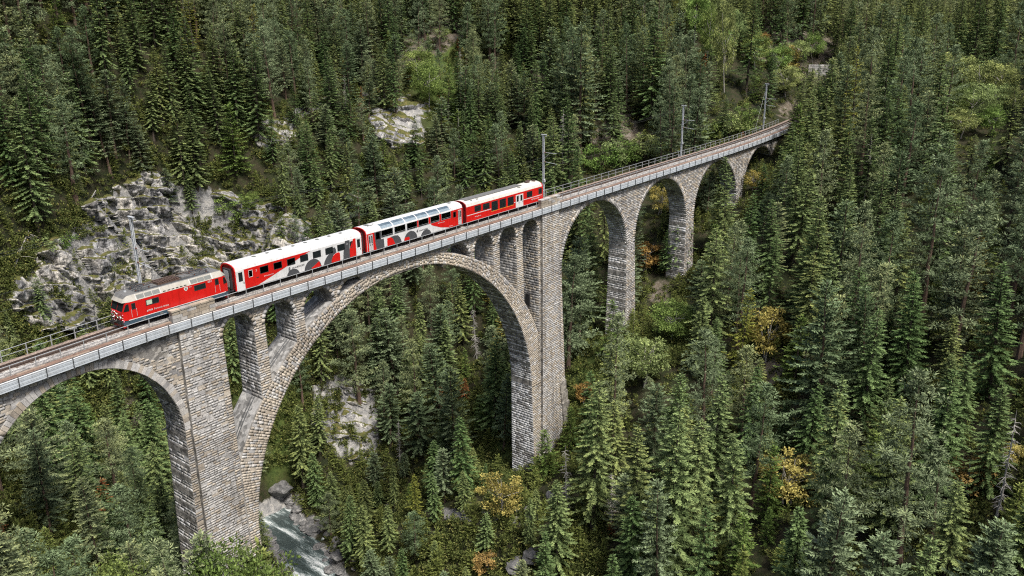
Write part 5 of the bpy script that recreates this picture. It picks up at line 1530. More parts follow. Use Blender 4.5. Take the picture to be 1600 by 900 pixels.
def conifer(seed, H=20.0, rmax=2.9, z0=0.10, droop=0.28, dens=1.0, up=0.12, gap=0.10, power=0.85, tuft=0.0, spray=0.52, top=1.0, mat=None, whorl=0.62):
    rng = np.random.default_rng(seed); lv = Leaves()
    zb = z0*H; z = zb; ph = rng.uniform(0, 6.28)
    side_bias = rng.uniform(0.85, 1.15, 8)
    while z < H-0.25:
        t = (z-zb)/(H-zb)
        Lm = rmax*(max(0.0, 1-t)**power)*(0.55+0.45*min(1, t/0.12))+0.16
        nb = int(rng.integers(5, 8)) if t < 0.85 else 5
        ph += 0.9
        for i in range(nb):
            if rng.random() < gap: continue
            a = ph + 6.283*i/nb + rng.normal(0, 0.16)
            L = Lm*rng.uniform(0.62, 1.12)*side_bias[int(a/0.785) % 8]
            ca, sa = math.cos(a), math.sin(a)
            el = up*(0.3+1.5*t) - droop*(1-t)*rng.uniform(0.6, 1.3)
            zz = z + rng.normal(0, 0.12)
            bt = rng.uniform(0.2, 0.8)
            def axis_pt(s):      # the branch sags, then its tip lifts
                return np.array([ca*L*s, sa*L*s, zz + L*(el*s - 0.22*(1-t)*s*s*(1-0.75*s))])
            n = max(4, int(dens*L/0.115))
            for j in range(n):
                s = (j+rng.uniform(0.1, 0.9))/n
                s = 0.10 + 0.90*s**0.9
                p = axis_pt(s); d0 = unit(axis_pt(min(1.05, s+0.08))-axis_pt(s-0.08))
                sd = unit(np.cross(d0, np.array([0, 0, 1.0]))); nrm = np.cross(sd, d0)
                for sgn in (-1, 1):
                    ang = rng.uniform(0.45, 1.05)
                    d = unit(d0*math.cos(ang) + sd*sgn*math.sin(ang) + nrm*rng.normal(-0.08, 0.22))
                    l = 0.82*spray*rng.uniform(0.7, 1.3)*(0.62+0.5*(1-s))*(0.55+0.45*min(1, L/1.6))
                    w = l*rng.uniform(0.24, 0.36)
                    sv = unit(np.cross(d, nrm + rng.normal(0, 0.33, 3)))
                    lv.diamond(p, d, sv, l, w, np.clip(rng.normal(bt, 0.16) + (0.26 if s > 0.72 else -0.04), 0, 1))  # tips lighter: fresh growth, plus sunlit brightness put into the tone
                if rng.random() < 0.5:    # hanging or tufted twigs
                    d = unit(d0*0.5 + np.array([rng.normal(0, .3), rng.normal(0, .3), (-0.8 if rng.random() > tuft else 0.9)]))
                    l = spray*rng.uniform(0.5, 0.95)*(0.5+0.5*min(1, L/1.6)); sv = unit(np.cross(d, rng.normal(0, 1, 3)))
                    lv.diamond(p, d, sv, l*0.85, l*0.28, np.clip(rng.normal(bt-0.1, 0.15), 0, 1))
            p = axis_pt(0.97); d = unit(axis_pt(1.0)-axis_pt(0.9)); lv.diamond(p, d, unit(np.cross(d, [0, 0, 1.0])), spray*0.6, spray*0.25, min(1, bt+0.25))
        z += whorl*(0.45+0.6*(1-t))*rng.uniform(0.8, 1.2)
    for k in range(14):       # leader
        a = rng.uniform(0, 6.28); p = np.array([0, 0, H-1.3*rng.random()])
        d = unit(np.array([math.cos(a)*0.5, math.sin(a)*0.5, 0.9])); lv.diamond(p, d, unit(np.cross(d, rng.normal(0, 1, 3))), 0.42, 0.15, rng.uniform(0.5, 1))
    return lv.mesh('crown', mat)

def pine_crown(seed, H=17.0, rmax=2.6, z0=0.22, mat=None, n_br=62, clump=0.62, flat=0.55):
    """Scots pine: tufts of needles at the ends of rising, crooked boughs, a blunt top"""
    rng = np.random.default_rng(seed); lv = Leaves()
    for i in range(n_br):
        t = ((i+rng.random())/n_br)**0.92
        z = H*(z0+(1-z0)*t)
        prof = (min(1, t/0.22)*0.45+0.55)*max(0.06, 1-t**1.9)**0.75
        L = rmax*prof*rng.uniform(0.6, 1.15); a = i*2.4+rng.normal(0, .35)
        el = rng.uniform(-0.12, 0.28)+0.35*t
        nc = max(2, int(L/0.55)); bt = rng.uniform(0.25, 0.8)
        for j in range(nc):
            s = (j+1)/nc
            c = np.array([math.cos(a)*L*s, math.sin(a)*L*s, z + el*L*s + 0.12*L*s*s]) + rng.normal(0, 0.16, 3)*np.array([1, 1, .6])
            r = clump*rng.uniform(0.65, 1.15)*(0.75+0.3*s)
            for k in range(46):
                dv = unit(rng.normal(0, 1, 3)*np.array([1, 1, flat]) + np.array([0, 0, 0.25]))
                p = c + dv*r*rng.uniform(0.15, 0.55)
                l = r*rng.uniform(0.34, 0.62)
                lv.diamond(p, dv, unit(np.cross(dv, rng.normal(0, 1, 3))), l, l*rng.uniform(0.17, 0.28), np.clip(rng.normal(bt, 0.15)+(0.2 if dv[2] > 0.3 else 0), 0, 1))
    for k in range(40):
        dv = unit(rng.normal(0, 1, 3)+np.array([0, 0, .6])); p = np.array([0, 0, H-0.4*rng.random()])
        lv.diamond(p, dv, unit(np.cross(dv, rng.normal(0, 1, 3))), 0.5, 0.18, rng.uniform(.5, 1))
    return lv.mesh('crown', mat)

def leafy(seed, H, rx, rz, zc, n_cl, n_lf, leaf, mat, name='crown', sparse=0.0, gaps=0.25):
    rng = np.random.default_rng(seed); lv = Leaves()
    for i in range(n_cl):
        d = unit(rng.normal(0, 1, 3)); rr = rng.uniform(0.35, 1.0)**0.5*rng.uniform(0.8, 1.15)
        c = np.array([d[0]*rx*rr, d[1]*rx*rr, zc+d[2]*rz*rr])
        if c[2] < 0.05: c[2] = 0.05+rng.random()*0.3
        r = (0.26+0.2*rng.random())*rx*(1-gaps); bt = rng.uniform(0.15, 0.85)
        for k in range(n_lf):
            e = unit(rng.normal(0, 1, 3)); p = c + e*r*rng.uniform(0.3, 1)*np.array([1, 1, 0.75])
            dv = unit(e + rng.normal(0, .7, 3)); l = leaf*rng.uniform(0.6, 1.3)
            lv.diamond(p, dv, unit(np.cross(dv, rng.normal(0, 1, 3)+np.array([0, 0, .5]))), l, l*0.6, np.clip(rng.normal(bt, .16), 0, 1))
    return lv.mesh(name, mat)

def limbs_mesh(name, seed, H, rx, rz, zc, r0, mat, n=9, multi=1):
    rng = np.random.default_rng(seed); mb = MB()
    for k in range(multi):
        bx = rng.normal(0, 0.25, 2)*(multi > 1); tip = np.array([rng.normal(0, rx*.3), rng.normal(0, rx*.3), zc+rz*0.7])
        b0 = np.array([bx[0], bx[1], -0.6]); mid = b0*0.5+tip*0.5+np.array([rng.normal(0, .1), rng.normal(0, .1), 0])
        mb.tube([b0, mid, tip], [r0, r0*0.65, r0*0.2], 6)
    for k in range(n):
        d = unit(rng.normal(0, 1, 3)); e = np.array([d[0]*rx*.8, d[1]*rx*.8, zc+abs(d[2])*rz*.7]); s = np.array([0, 0, zc*rng.uniform(.5, .95)])
        mb.tube([s, (s+e)/2+rng.normal(0, .15, 3), e], [r0*.45, r0*.3, r0*.08], 5, cap=False)
    o = mb.build(name, mat); me = o.data; bpy.data.objects.remove(o); return me

# prototypes: kind -> list of (height, crown mesh, trunk mesh)
PROTO = {
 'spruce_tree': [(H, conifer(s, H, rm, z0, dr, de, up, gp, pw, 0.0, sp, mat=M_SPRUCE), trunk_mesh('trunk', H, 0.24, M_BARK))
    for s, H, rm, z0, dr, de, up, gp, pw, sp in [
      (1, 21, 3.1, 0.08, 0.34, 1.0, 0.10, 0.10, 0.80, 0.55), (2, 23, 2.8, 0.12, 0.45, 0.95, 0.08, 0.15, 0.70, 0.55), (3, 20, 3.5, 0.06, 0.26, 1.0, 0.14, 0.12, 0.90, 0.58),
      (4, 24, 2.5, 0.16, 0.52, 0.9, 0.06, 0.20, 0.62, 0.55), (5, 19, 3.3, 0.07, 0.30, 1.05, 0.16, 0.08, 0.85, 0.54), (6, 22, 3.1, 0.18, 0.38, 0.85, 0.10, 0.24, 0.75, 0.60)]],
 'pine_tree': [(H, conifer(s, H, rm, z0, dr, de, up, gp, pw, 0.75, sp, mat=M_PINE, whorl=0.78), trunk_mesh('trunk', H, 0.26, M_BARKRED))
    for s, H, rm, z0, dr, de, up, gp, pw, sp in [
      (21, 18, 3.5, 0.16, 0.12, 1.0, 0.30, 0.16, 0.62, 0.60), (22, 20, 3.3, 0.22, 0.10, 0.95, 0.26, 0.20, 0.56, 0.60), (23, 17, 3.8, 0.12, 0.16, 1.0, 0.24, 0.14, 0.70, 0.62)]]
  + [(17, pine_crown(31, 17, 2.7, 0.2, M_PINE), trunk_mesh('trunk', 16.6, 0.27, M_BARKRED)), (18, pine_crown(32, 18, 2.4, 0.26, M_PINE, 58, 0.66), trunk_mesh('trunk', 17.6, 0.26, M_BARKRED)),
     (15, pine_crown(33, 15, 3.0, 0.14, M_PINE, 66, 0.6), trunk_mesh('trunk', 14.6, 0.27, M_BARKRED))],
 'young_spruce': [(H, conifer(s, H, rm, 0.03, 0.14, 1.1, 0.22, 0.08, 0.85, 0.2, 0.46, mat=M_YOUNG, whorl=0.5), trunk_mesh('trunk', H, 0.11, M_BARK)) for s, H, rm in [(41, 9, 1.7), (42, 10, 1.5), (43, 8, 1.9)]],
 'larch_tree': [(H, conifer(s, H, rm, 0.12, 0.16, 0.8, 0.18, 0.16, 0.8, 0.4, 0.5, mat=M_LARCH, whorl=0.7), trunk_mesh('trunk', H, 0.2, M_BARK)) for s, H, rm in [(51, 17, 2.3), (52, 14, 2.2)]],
 'broadleaf_tree': [(H, leafy(s, H, rx, rz, zc, 80, 90, 0.27, m_), limbs_mesh('trunk', s, H, rx, rz, zc, 0.17, M_BARKPALE))
    for s, H, rx, rz, zc, m_ in [(61, 12, 3.2, 4.4, 7.4, M_GREENLEAF), (62, 10, 3.4, 3.6, 6.2, M_GREENLEAF), (63, 11, 3.6, 4.0, 6.6, M_PALELEAF), (64, 9, 3.0, 3.4, 5.4, M_PALELEAF)]],
 'autumn_tree': [(H, leafy(s, H, rx, rz, zc, 44, 70, 0.25, m_), limbs_mesh('trunk', s, H, rx, rz, zc, 0.12, M_BARKPALE, multi=2))
    for s, H, rx, rz, zc, m_ in [(71, 8, 2.5, 3.2, 4.6, M_YELLOWLEAF), (72, 7, 2.4, 2.6, 4.0, M_YELLOWLEAF), (73, 6, 2.0, 2.5, 3.5, M_ORANGELEAF)]],
 'leafy_bush': [(H, leafy(s, H, rx, rz, zc, 30, 44, 0.22, m_, gaps=0.15), limbs_mesh('stem', s, H, rx, rz, zc, 0.05, M_BARK, multi=4))
    for s, H, rx, rz, zc, m_ in [(81, 4, 1.9, 1.7, 1.8, M_GREENLEAF), (82, 3.5, 1.7, 1.6, 1.6, M_PALELEAF), (83, 4.5, 1.5, 2.1, 2.1, M_GREENLEAF)]],
 'dead_tree': [(H, None, trunk_mesh('trunk', H, 0.2, M_DEAD, 0.02, np.random.default_rng(s), st, sl)) for s, H, st, sl in [(91, 18, 110, 2.4), (92, 16, 80, 1.9), (93, 11, 26, 1.1)]],
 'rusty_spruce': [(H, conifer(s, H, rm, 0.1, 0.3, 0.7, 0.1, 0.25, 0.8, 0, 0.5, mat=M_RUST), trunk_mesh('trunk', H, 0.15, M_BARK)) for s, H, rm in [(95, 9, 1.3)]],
}

# ------------------------------------------------------------------ where the trees stand
# singled out from the photograph: (foot x, foot y, top y, kind)
NOTABLE = [(1480, 585, 318, 'p'), (1412, 600, 418, 's'), (1345, 600, 410, 'p'), (1258, 560, 400, 's'), (1335, 520, 353, 'p'), (1395, 510, 335, 's'), (1520, 470, 290, 'p'),
 (1378, 600, 482, 's'), (1516, 470, 362, 'l'), (1545, 620, 408, 's'), (1592, 560, 315, 'p'), (1200, 470, 313, 's'), (1255, 740, 598, 's'), (1290, 770, 610, 's'), (1310, 880, 668, 'P'),
 (1385, 850, 625, 's'), (1490, 720, 556, 's'), (1540, 770, 600, 's'), (1455, 860, 705, 'p'), (1370, 1030, 832, 'p'), (1235, 960, 785, 's'), (1580, 940, 750, 's'),
 (925, 830, 595, 's'), (960, 760, 625, 's'), (1020, 735, 598, 'p'), (1097, 700, 520, 'p'), (1065, 830, 638, 's'), (1080, 840, 648, 's'), (1172, 800, 592, 'p'), (1140, 880, 675, 's'),
 (885, 805, 690, 'd'), (855, 742, 672, 'y'), (975, 840, 735, 'p'), (870, 895, 750, 's'), (1157, 905, 800, 'y'), (1035, 850, 715, 's'), (963, 560, 468, 'y'), (990, 560, 485, 'y'), (1135, 480, 350, 'p'),
 (1200, 452, 315, 'p'), (1240, 420, 262, 's'), (1040, 432, 358, 's'), (1056, 425, 298, 's'), (1128, 402, 242, 's'), (1185, 352, 255, 's'), (1256, 292, 135, 's'), (1330, 225, 72, 'l'), (1390, 230, 78, 'p'),
 (1345, 270, 118, 'p'), (1475, 195, 70, 'p'), (1530, 112, 15, 'p'), (1560, 110, 22, 'p'), (1405, 330, 160, 'p'), (1452, 300, 150, 's'), (1570, 265, 128, 's'), (1300, 330, 150, 's'), (1215, 330, 230, 's'),
 (145, 120, 8, 'p'), (195, 110, 10, 's'), (275, 120, 12, 's'), (105, 150, 42, 'p'), (105, 230, 97, 'p'), (180, 240, 107, 'p'), (62, 372, 150, 's'), (225, 272, 185, 'p'), (290, 305, 155, 's'), (370, 270, 160, 'y'),
 (340, 150, 50, 's'), (380, 190, 85, 's'), (240, 215, 112, 's'), (118, 310, 150, 'p'), (430, 190, 42, 'p'), (475, 162, 98, 's'), (565, 110, 0, 's'), (612, 135, 22, 's'), (600, 142, 83, 's'), (575, 147, 100, 's'),
 (630, 78, -10, 's'), (773, 112, -15, 'P'), (510, 232, 162, 'p'), (690, 228, 150, 'p'), (714, 232, 172, 'y'), (762, 238, 178, 'y'), (905, 238, 35, 'p'), (1016, 192, 10, 's'), (940, 110, 15, 'p'), (1105, 172, 70, 's'),
 (1075, 172, 118, 's'), (822, 122, -12, 's'), (1165, 148, -5, 's'), (650, 260, 180, 's'), (545, 270, 200, 'p'), (455, 240, 195, 'y'), (480, 250, 190, 'p'), (600, 275, 215, 'y'),
 (740, 165, 75, 's'), (700, 190, 100, 'y'), (670, 170, 95, 'g'), (655, 130, 75, 'g'), (860, 230, 140, 's'), (965, 215, 120, 's'), (1130, 215, 150, 's'),
 (1065, 60, -5, 'v'), (1145, 92, 10, 'v'), (1112, 60, -15, 'v'), (1180, 112, 52, 'g'), (1228, 152, 100, 'v'), (1470, 178, 132, 'v'), (1582, 182, 136, 'v'), (1545, 212, 164, 'g'), (1500, 216, 168, 'v'),
 (1105, 100, 8, 'g'), (1132, 152, -5, 'v'), (1085, 70, -10, 'g'), (1120, 100, 40, 'g'), (1230, 118, 66, 'a'), (1191, 76, 48, 'o'), (1245, 105, 60, 'v'), (1215, 120, 70, 'g'), (1500, 160, 82, 'v'), (1530, 172, 90, 'v'), (1478, 150, 78, 'v'), (1560, 165, 96, 'v'), (1512, 178, 128, 'g'),
 (1515, 200, 128, 'v'), (1490, 190, 140, 'g'), (1545, 190, 128, 'v'), (1508, 195, 178, 'a'), (1270, 100, 50, 'g'),
 (1195, 562, 472, 'a'), (1228, 792, 700, 'a'), (785, 808, 738, 'a'), (1005, 605, 522, 'v'), (1048, 532, 470, 'g'), (1512, 772, 712, 'o'), (1582, 726, 690, 'a'), (1006, 425, 372, 'o'), (1030, 335, 285, 'a'), (1178, 300, 262, 'a'),
 (640, 128, 110, 'a'), (690, 64, 42, 'g'), (688, 640, 603, 'r'), (725, 625, 590, 'r'), (960, 835, 800, 'r'),
 (15, 990, 772, 'P'), (75, 1010, 830, 'P'), (150, 1020, 840, 'P'), (235, 1030, 850, 'p'), (30, 1010, 830, 'p'), (200, 1040, 872, 'g'), (110, 1030, 862, 'P'),
 (474, 762, 632, 's'), (500, 800, 705, 's'), (678, 775, 685, 's'), (726, 778, 650, 's'), (640, 655, 545, 's'), (600, 560, 450, 's'), (660, 560, 470, 's'), (700, 610, 500, 's'), (745, 560, 478, 'd'), 
 (625, 720, 655, 'd'),  (223, 347, 290, 'D'), (166, 346, 318, 'D'), (955, 815, 735, 'd'), (548, 880, 772, 's'), (575, 830, 750, 's'), (610, 860, 790, 's'), (650, 870, 800, 'p'), (760, 860, 800, 's'),
 (925, 270, 222, 'b'), (940, 266, 216, 'b'), (958, 260, 215, 'b'), (975, 256, 211, 'b'), (990, 252, 214, 'b'), (1008, 248, 205, 'b'), (1025, 244, 214, 'b'), (1090, 224, 189, 'b'), (1105, 218, 178, 'b'),
 (1120, 214, 181, 'b'), (1138, 210, 172, 'b'), (1155, 206, 166, 'b'), (1168, 204, 161, 'b'), (395, 335, 300, 'g'), (375, 345, 303, 'b'), (350, 335, 303, 'b'), (100, 385, 356, 'b'), (70, 400, 365, 'b'),
 (435, 330, 285, 'y'), (300, 330, 268, 's'), (265, 320, 262, 'p'), (440, 372, 330, 'y'), (465, 385, 335, 'p'), (500, 375, 318, 's'), (530, 362, 300, 'p'), (470, 345, 290, 's'), (610, 335, 280, 'y'), (580, 348, 290, 'p')]
KIND = {'s': 'spruce_tree', 'p': 'pine_tree', 'P': 'pine_tree', 'y': 'young_spruce', 'l': 'larch_tree', 'g': 'broadleaf_tree', 'v': 'broadleaf_tree', 'a': 'autumn_tree', 'o': 'autumn_tree', 'b': 'leafy_bush', 'd': 'dead_tree', 'D': 'dead_tree', 'r': 'rusty_spruce'}
# foot line of what may stand between the camera and the viaduct: tree tops stay below it
FRONT = np.array([(-300, 760), (0, 772), (60, 805), (140, 838), (240, 830), (330, 858), (400, 815), (440, 845), (500, 905), (560, 870), (700, 800), (825, 758), (852, 735), (885, 640), (905, 585),
 (930, 540), (950, 475), (985, 480), (1000, 520), (1060, 430), (1085, 400), (1105, 300), (1135, 242), (1150, 300), (1165, 300), (1200, 285), (1220, 225), (1245, 150), (1300, 60), (1400, -300), (1900, -300)], float)
DECK = [(-100, 570), (0, 535), (178, 440), (850, 275), (1226, 190), (1226, 214), (850, 345), (0, 620)]
KEEP_ROCK = [[(60, 440), (110, 370), (170, 315), (260, 300), (330, 315), (430, 350), (430, 400), (350, 425), (180, 465), (130, 490)], [(585, 165), (655, 172), (660, 208), (600, 215)], [(495, 612), (560, 618), (592, 650), (580, 695), (530, 690)],
 [(410, 200), (440, 190), (450, 215), (420, 232)]]
KEEP_RIVER = [[(402, 775), (425, 775), (480, 830), (530, 905), (455, 905), (430, 840)]]
KEEP_CLEAR = [[(640, 40), (715, 35), (700, 75), (640, 110)], [(935, 170), (990, 160), (1000, 225), (940, 230)], [(750, 660), (795, 660), (795, 735), (750, 735)], [(1405, 610), (1430, 610), (1430, 665), (1405, 665)],
 [(1185, 545), (1215, 545), (1215, 600), (1185, 600)], [(1262, 98), (1305, 98), (1305, 122), (1262, 122)], [(1190, 40), (1225, 45), (1225, 62), (1195, 60)], [(415, 620), (455, 600), (470, 640), (440, 700), (412, 720)]]

trees = []        # dict(kind, var, x, y, z, h, wide, rot, hue, front)
def front_ok(x, y, h, px, py_, ty, w):
    for q, k in ((0, 1.0), (-.5, .45), (.5, .45), (-.28, .75), (.28, .75)):
        if py_+(ty-py_)*k < np.interp(px+q*w, FRONT[:, 0], FRONT[:, 1]): return False
    return True
def crown_hits(polys, px, py_, ty, w):
    qs = [(0, .95), (-.3, .5), (.3, .5), (0, .5), (0, .75), (-.42, .25), (.42, .25), (0, .2), (-.2, .7), (.2, .7)]
    xs = np.array([px+q*w for q, _ in qs]); ys_ = np.array([py_+(ty-py_)*k for _, k in qs])
    return any(inside(p, xs, ys_).any() for p in polys)

NT = []
nb = np.array([(a[0], a[1]) for a in NOTABLE], float)
feet, dist = hit(nb[:, 0], nb[:, 1])
for (bx, by, ty, k), P, D in zip(NOTABLE, feet, dist):
    if not np.isfinite(D): NT.append(None); continue
    lo, hi = 0.5, 60.0
    for _ in range(26):
        m = (lo+hi)/2
        if proj(P+np.array([0, 0, m]))[1][0] > ty: lo = m
        else: hi = m
    kind = KIND[k]; L = PROTO[kind]
    if k in 'gv': var = random.choice([0, 1] if k == 'g' else [2, 3])
    elif k == 'a': var = random.choice([0, 1])
    elif k == 'o': var = 2
    elif k == 'P': var = random.choice([3, 4])
    elif k == 'd': var = random.choice([0, 1])
    elif k == 'D': var = 2
    else: var = random.randrange(len(L) if kind != 'pine_tree' else 6)
    h = min(lo, 30)
    trees.append(dict(kind=kind, var=var, x=P[0], y=P[1], z=P[2], h=h, wide=random.uniform(1.2, 1.5), rot=random.uniform(0, 6.28), hue=random.random(), notable=True))
    NT.append(trees[-1])
    if k in 'gvao': trees[-1]['wide'] = min(1.4, 12.0/max(h, 6))
print('notable heights', sorted(round(t['h'], 1) for t in trees)[::12])

# trees in front of the near pier foot: (pixel of the top, distance before the bridge, kind)
for px_, ty_, Y_, k_ in ((296, 832, -7.5, 'p'), (326, 850, -7.0, 'y'), (348, 858, -8.0, 'g'), (372, 868, -7.5, 'p'), (396, 870, -8.5, 'y'), (417, 842, -7.0, 'y'), (440, 876, -9.0, 'y'), (312, 862, -9.5, 'g'), (260, 846, -8.5, 'p'), (408, 880, -10, 'g'), (1243, 160, -6.4, 's'), (1252, 142, -8.0, 's'), (1263, 150, -6.4, 'p'), (1237, 184, -6.2, 's')):
    d_ = rays(px_, ty_); q_ = CAM + d_*((Y_-CAM[1])/d_[1]); g_ = float(ground(q_[0], q_[1]))
    trees.append(dict(kind=KIND[k_], var=random.randrange(len(PROTO[KIND[k_]])) if k_ != 'g' else random.choice((0, 2)), x=q_[0], y=q_[1], z=g_, h=max(3, q_[2]-g_), wide=1.2 if k_ != 'g' else 0.8, rot=random.uniform(0, 6.28), hue=random.uniform(.5, 1), notable=True))
SHOW = []       # outlines of the trees singled out for their look: nothing nearer may hide them
for t, (bx_, by_, ty_, k_) in zip(NT, NOTABLE):
    if t is not None and k_ in 'aogvdDlbrP':
        w_ = max(5, 0.2*(by_-ty_)); SHOW.append((t, [(bx_-w_, ty_+2), (bx_+w_, ty_+2), (bx_+w_, ty_+(by_-ty_)*0.75), (bx_-w_, ty_+(by_-ty_)*0.75)]))
for t in trees: t['D0'] = float(proj((t['x'], t['y'], t['z']))[2][0])

for x_, y_, h_, k_ in ((164.5, -8.0, 21, 's'), (167, -5.2, 17, 's'), (172, -6.5, 20, 'p'), (170, -11, 22, 's'), (178, -6, 19, 'p'), (185, -4, 18, 's'), (193, -2.5, 17, 'p'), (200, 1, 17, 's'), (176, -13, 20, 's'), (160.5, -9.5, 13, 's'), (161.8, -6.8, 19, 's'), (154.5, -7.6, 19, 's'), (150.4, -7.6, 19, 's'), (151.5, -9.5, 14, 's'), (157.5, -7.0, 17, 'p'), (160.0, -11.5, 21, 's'), (208, 3, 17, 's')):
    trees.append(dict(kind=KIND[k_], var=random.randrange(6), x=x_, y=y_, z=float(ground(x_, y_)), h=h_, wide=1.3, rot=random.uniform(0, 6.28), hue=random.random(), notable=True))
for t in trees[-17:]: t['D0'] = float(proj((t['x'], t['y'], t['z']))[2][0])

def fill(x0, x1, y0, y1, sp):
    gx = np.arange(x0, x1, sp); gy = np.arange(y0, y1, sp)
    X, Y = np.meshgrid(gx, gy)
    X = X.ravel()+RNG.uniform(-.46, .46, X.size)*sp; Y = Y.ravel()+RNG.uniform(-.46, .46, Y.size)*sp
    return X, Y
cand = []
for box in ((-60, 235, -112, 152, 3.1), (-140, 560, -300, 430, 5.2)):
    X, Y = fill(*box)
    if box[4] > 5: k = ~((X > -60) & (X < 235) & (Y > -112) & (Y < 152)); X, Y = X[k], Y[k]
    cand.append(np.c_[X, Y])
cand = np.vstack(cand)
cz = ground(cand[:, 0], cand[:, 1])
cpx, cpy, cpz = proj(np.c_[cand, cz])
ok = (cpz > 35) & (cpz < 640) & (cpx > -420) & (cpx < 2150) & (cpy > -60) & (cpy < 1500)
cand, cz, cpx, cpy, cpz = cand[ok], cz[ok], cpx[ok], cpy[ok], cpz[ok]
order = RNG.permutation(len(cand))
occ = {}
def near_occ(x, y, r):
    i, j = int(x//4), int(y//4)
    for a in range(-1, 2):
        for b in range(-1, 2):
            for (u, v) in occ.get((i+a, j+b), ()):
                if (u-x)**2+(v-y)**2 < r*r: return True
    return False
for t in trees: occ.setdefault((int(t['x']//4), int(t['y']//4)), []).append((t['x'], t['y']))
dens = fbm3(cand[:, 0]/23, cand[:, 1]/23, cand[:, 0]*0, 2, 201)
mixn = fbm3(cand[:, 0]/30, cand[:, 1]/30, cand[:, 0]*0, 2, 301)
for n_, i in enumerate(order):
    x, y = cand[i]; z = cz[i]; px, py_, D = cpx[i], cpy[i], cpz[i]
    if dens[i] < -0.85: continue
    if near_occ(x, y, 2.4 if (px < 430 and py_ < 300) else 2.6 if (px < 900 and py_ < 330) else (3.9 if px > 850 and py_ > 617-0.333*px else 3.2)): continue
    if abs(x-RIV_X(y)) < 6.5 and y < 52: continue
    dy = abs(y-float(bow(x)))
    if -110 < x < 215 and dy < 5.0 and not (z < -13 and (y > 1.8 or y < -3.6) and min(abs(x-q) for q in (-24.4, 0, 4, 59, 62.5, 87.5, 110, 133.5, 156)) > 5.5): continue
    lineD = 617-0.333*px
    if py_ < lineD:           # ground seen above the deck line
        if px < 150 and py_ > 380: h = random.uniform(6, 10)
        elif px < 420: h = random.uniform(15, 22) if py_ < 300 else random.uniform(4, 7)
        elif px < 830 and py_ > 120: h = random.uniform(9, 17)
        elif px < 830: h = random.uniform(14, 20)
        elif px < 1230: h = random.uniform(14, 22)
        else: h = random.uniform(16, 23)
    elif px < 420: h = random.uniform(10, 17)
    elif px < 850: h = random.uniform(12, 20) if py_ < 740 else random.uniform(5, 11)
    else: h = random.uniform(16, 25) if random.random() < 0.8 else random.uniform(8, 14)
    r = random.random()
    pine = mixn[i] + (0.25 if px > 1000 and py_ > 150 else 0) + (0.25 if px < 420 else 0)
    if r < 0.07: kind = 'young_spruce'; h *= 0.5
    elif r < 0.082: kind = 'larch_tree'; h *= 0.8
    elif r < 0.098: kind = 'dead_tree'; h *= 0.72
    elif r < 0.107 and py_ > 350: kind = 'autumn_tree'; h = random.uniform(3.5, 6)
    elif r < 0.109: kind = 'rusty_spruce'; h *= 0.4
    else: kind = 'pine_tree' if random.random() < 0.36+0.5*pine else 'spruce_tree'
    if -110 < x < 215 and dy < 7.0: h = min(h, max(3.0, -6-z))
    tx, ty, _ = proj((x, y, z+h)); ty = ty[0]
    if ty > 1080: continue
    w = 0.30*(py_-ty)
    front = y < 0 and -52 < x < 158
    if front and not front_ok(x, y, h, px, py_, ty, w): continue
    if x >= 158 and crown_hits([DECK], px, py_, ty, w): continue
    if crown_hits(KEEP_ROCK, px, py_, ty, w) and random.random() < (0.80 if h < 8 else 0.95): continue
    if crown_hits([q for t_, q in SHOW if t_['D0'] > D], px, py_, ty, w): continue
    if crown_hits(KEEP_RIVER, px, py_, ty, w): continue
    if crown_hits(KEEP_CLEAR, px, py_, ty, w) and random.random() < 0.9: continue
    occ.setdefault((int(x//4), int(y//4)), []).append((x, y))
    trees.append(dict(kind=kind, var=random.randrange(len(PROTO[kind])), x=x, y=y, z=z, h=h, wide=random.uniform(0.95, 1.4), rot=random.uniform(0, 6.28), hue=random.random(), notable=False))
print('trees', len(trees))

# which trees show most: a small depth-ordered picture of simple cones
GW, GH = 400, 225
idm = -np.ones((GH, GW), int)
P0 = np.array([(t['x'], t['y'], t['z']) for t in trees]); P1 = P0+np.c_[np.zeros((len(trees), 2)), [t['h'] for t in trees]]
bx, by, bz = proj(P0); tx, ty, _ = proj(P1)
for t, a, b_, c_, d_, e_ in zip(trees, bx, by, tx, ty, bz): t['bx'], t['by'], t['tx'], t['ty'], t['D'] = a, b_, c_, d_, e_
def is_front(t): return t['y'] < 0 and -52 < t['x'] < 158
def paint(idx):
    for i in idx:
        t = trees[i]; y0, y1 = t['ty']/4, t['by']/4; hw = 0.15*(y1-y0)*t['wide']
        for yy in range(max(0, int(y0)), min(GH, int(y1)+1)):
            f = (yy-y0)/(y1-y0+1e-6); xm = (t['tx']+(t['bx']-t['tx'])*f)/4; w_ = hw*min(1, 0.15+f)
            a, b_ = int(max(0, xm-w_)), int(min(GW, xm+w_+1))
            if a < b_: idm[yy, a:b_] = i
far_first = sorted(range(len(trees)), key=lambda i: -trees[i]['D'])
paint([i for i in far_first if not is_front(trees[i]) and trees[i]['y'] > 0])
ii, jj = np.clip((cy/4).astype(int), 0, GH-1), np.clip((cx/4).astype(int), 0, GW-1)
idm[ii, jj] = -2
yy, xx = np.mgrid[0:GH, 0:GW]
idm[inside(DECK, xx*4.0, yy*4.0)] = -2
paint([i for i in far_first if is_front(trees[i]) or trees[i]['y'] <= 0])
cnt = np.bincount(idm[idm >= 0], minlength=len(trees))
for i, t in enumerate(trees): t['seen'] = int(cnt[i])

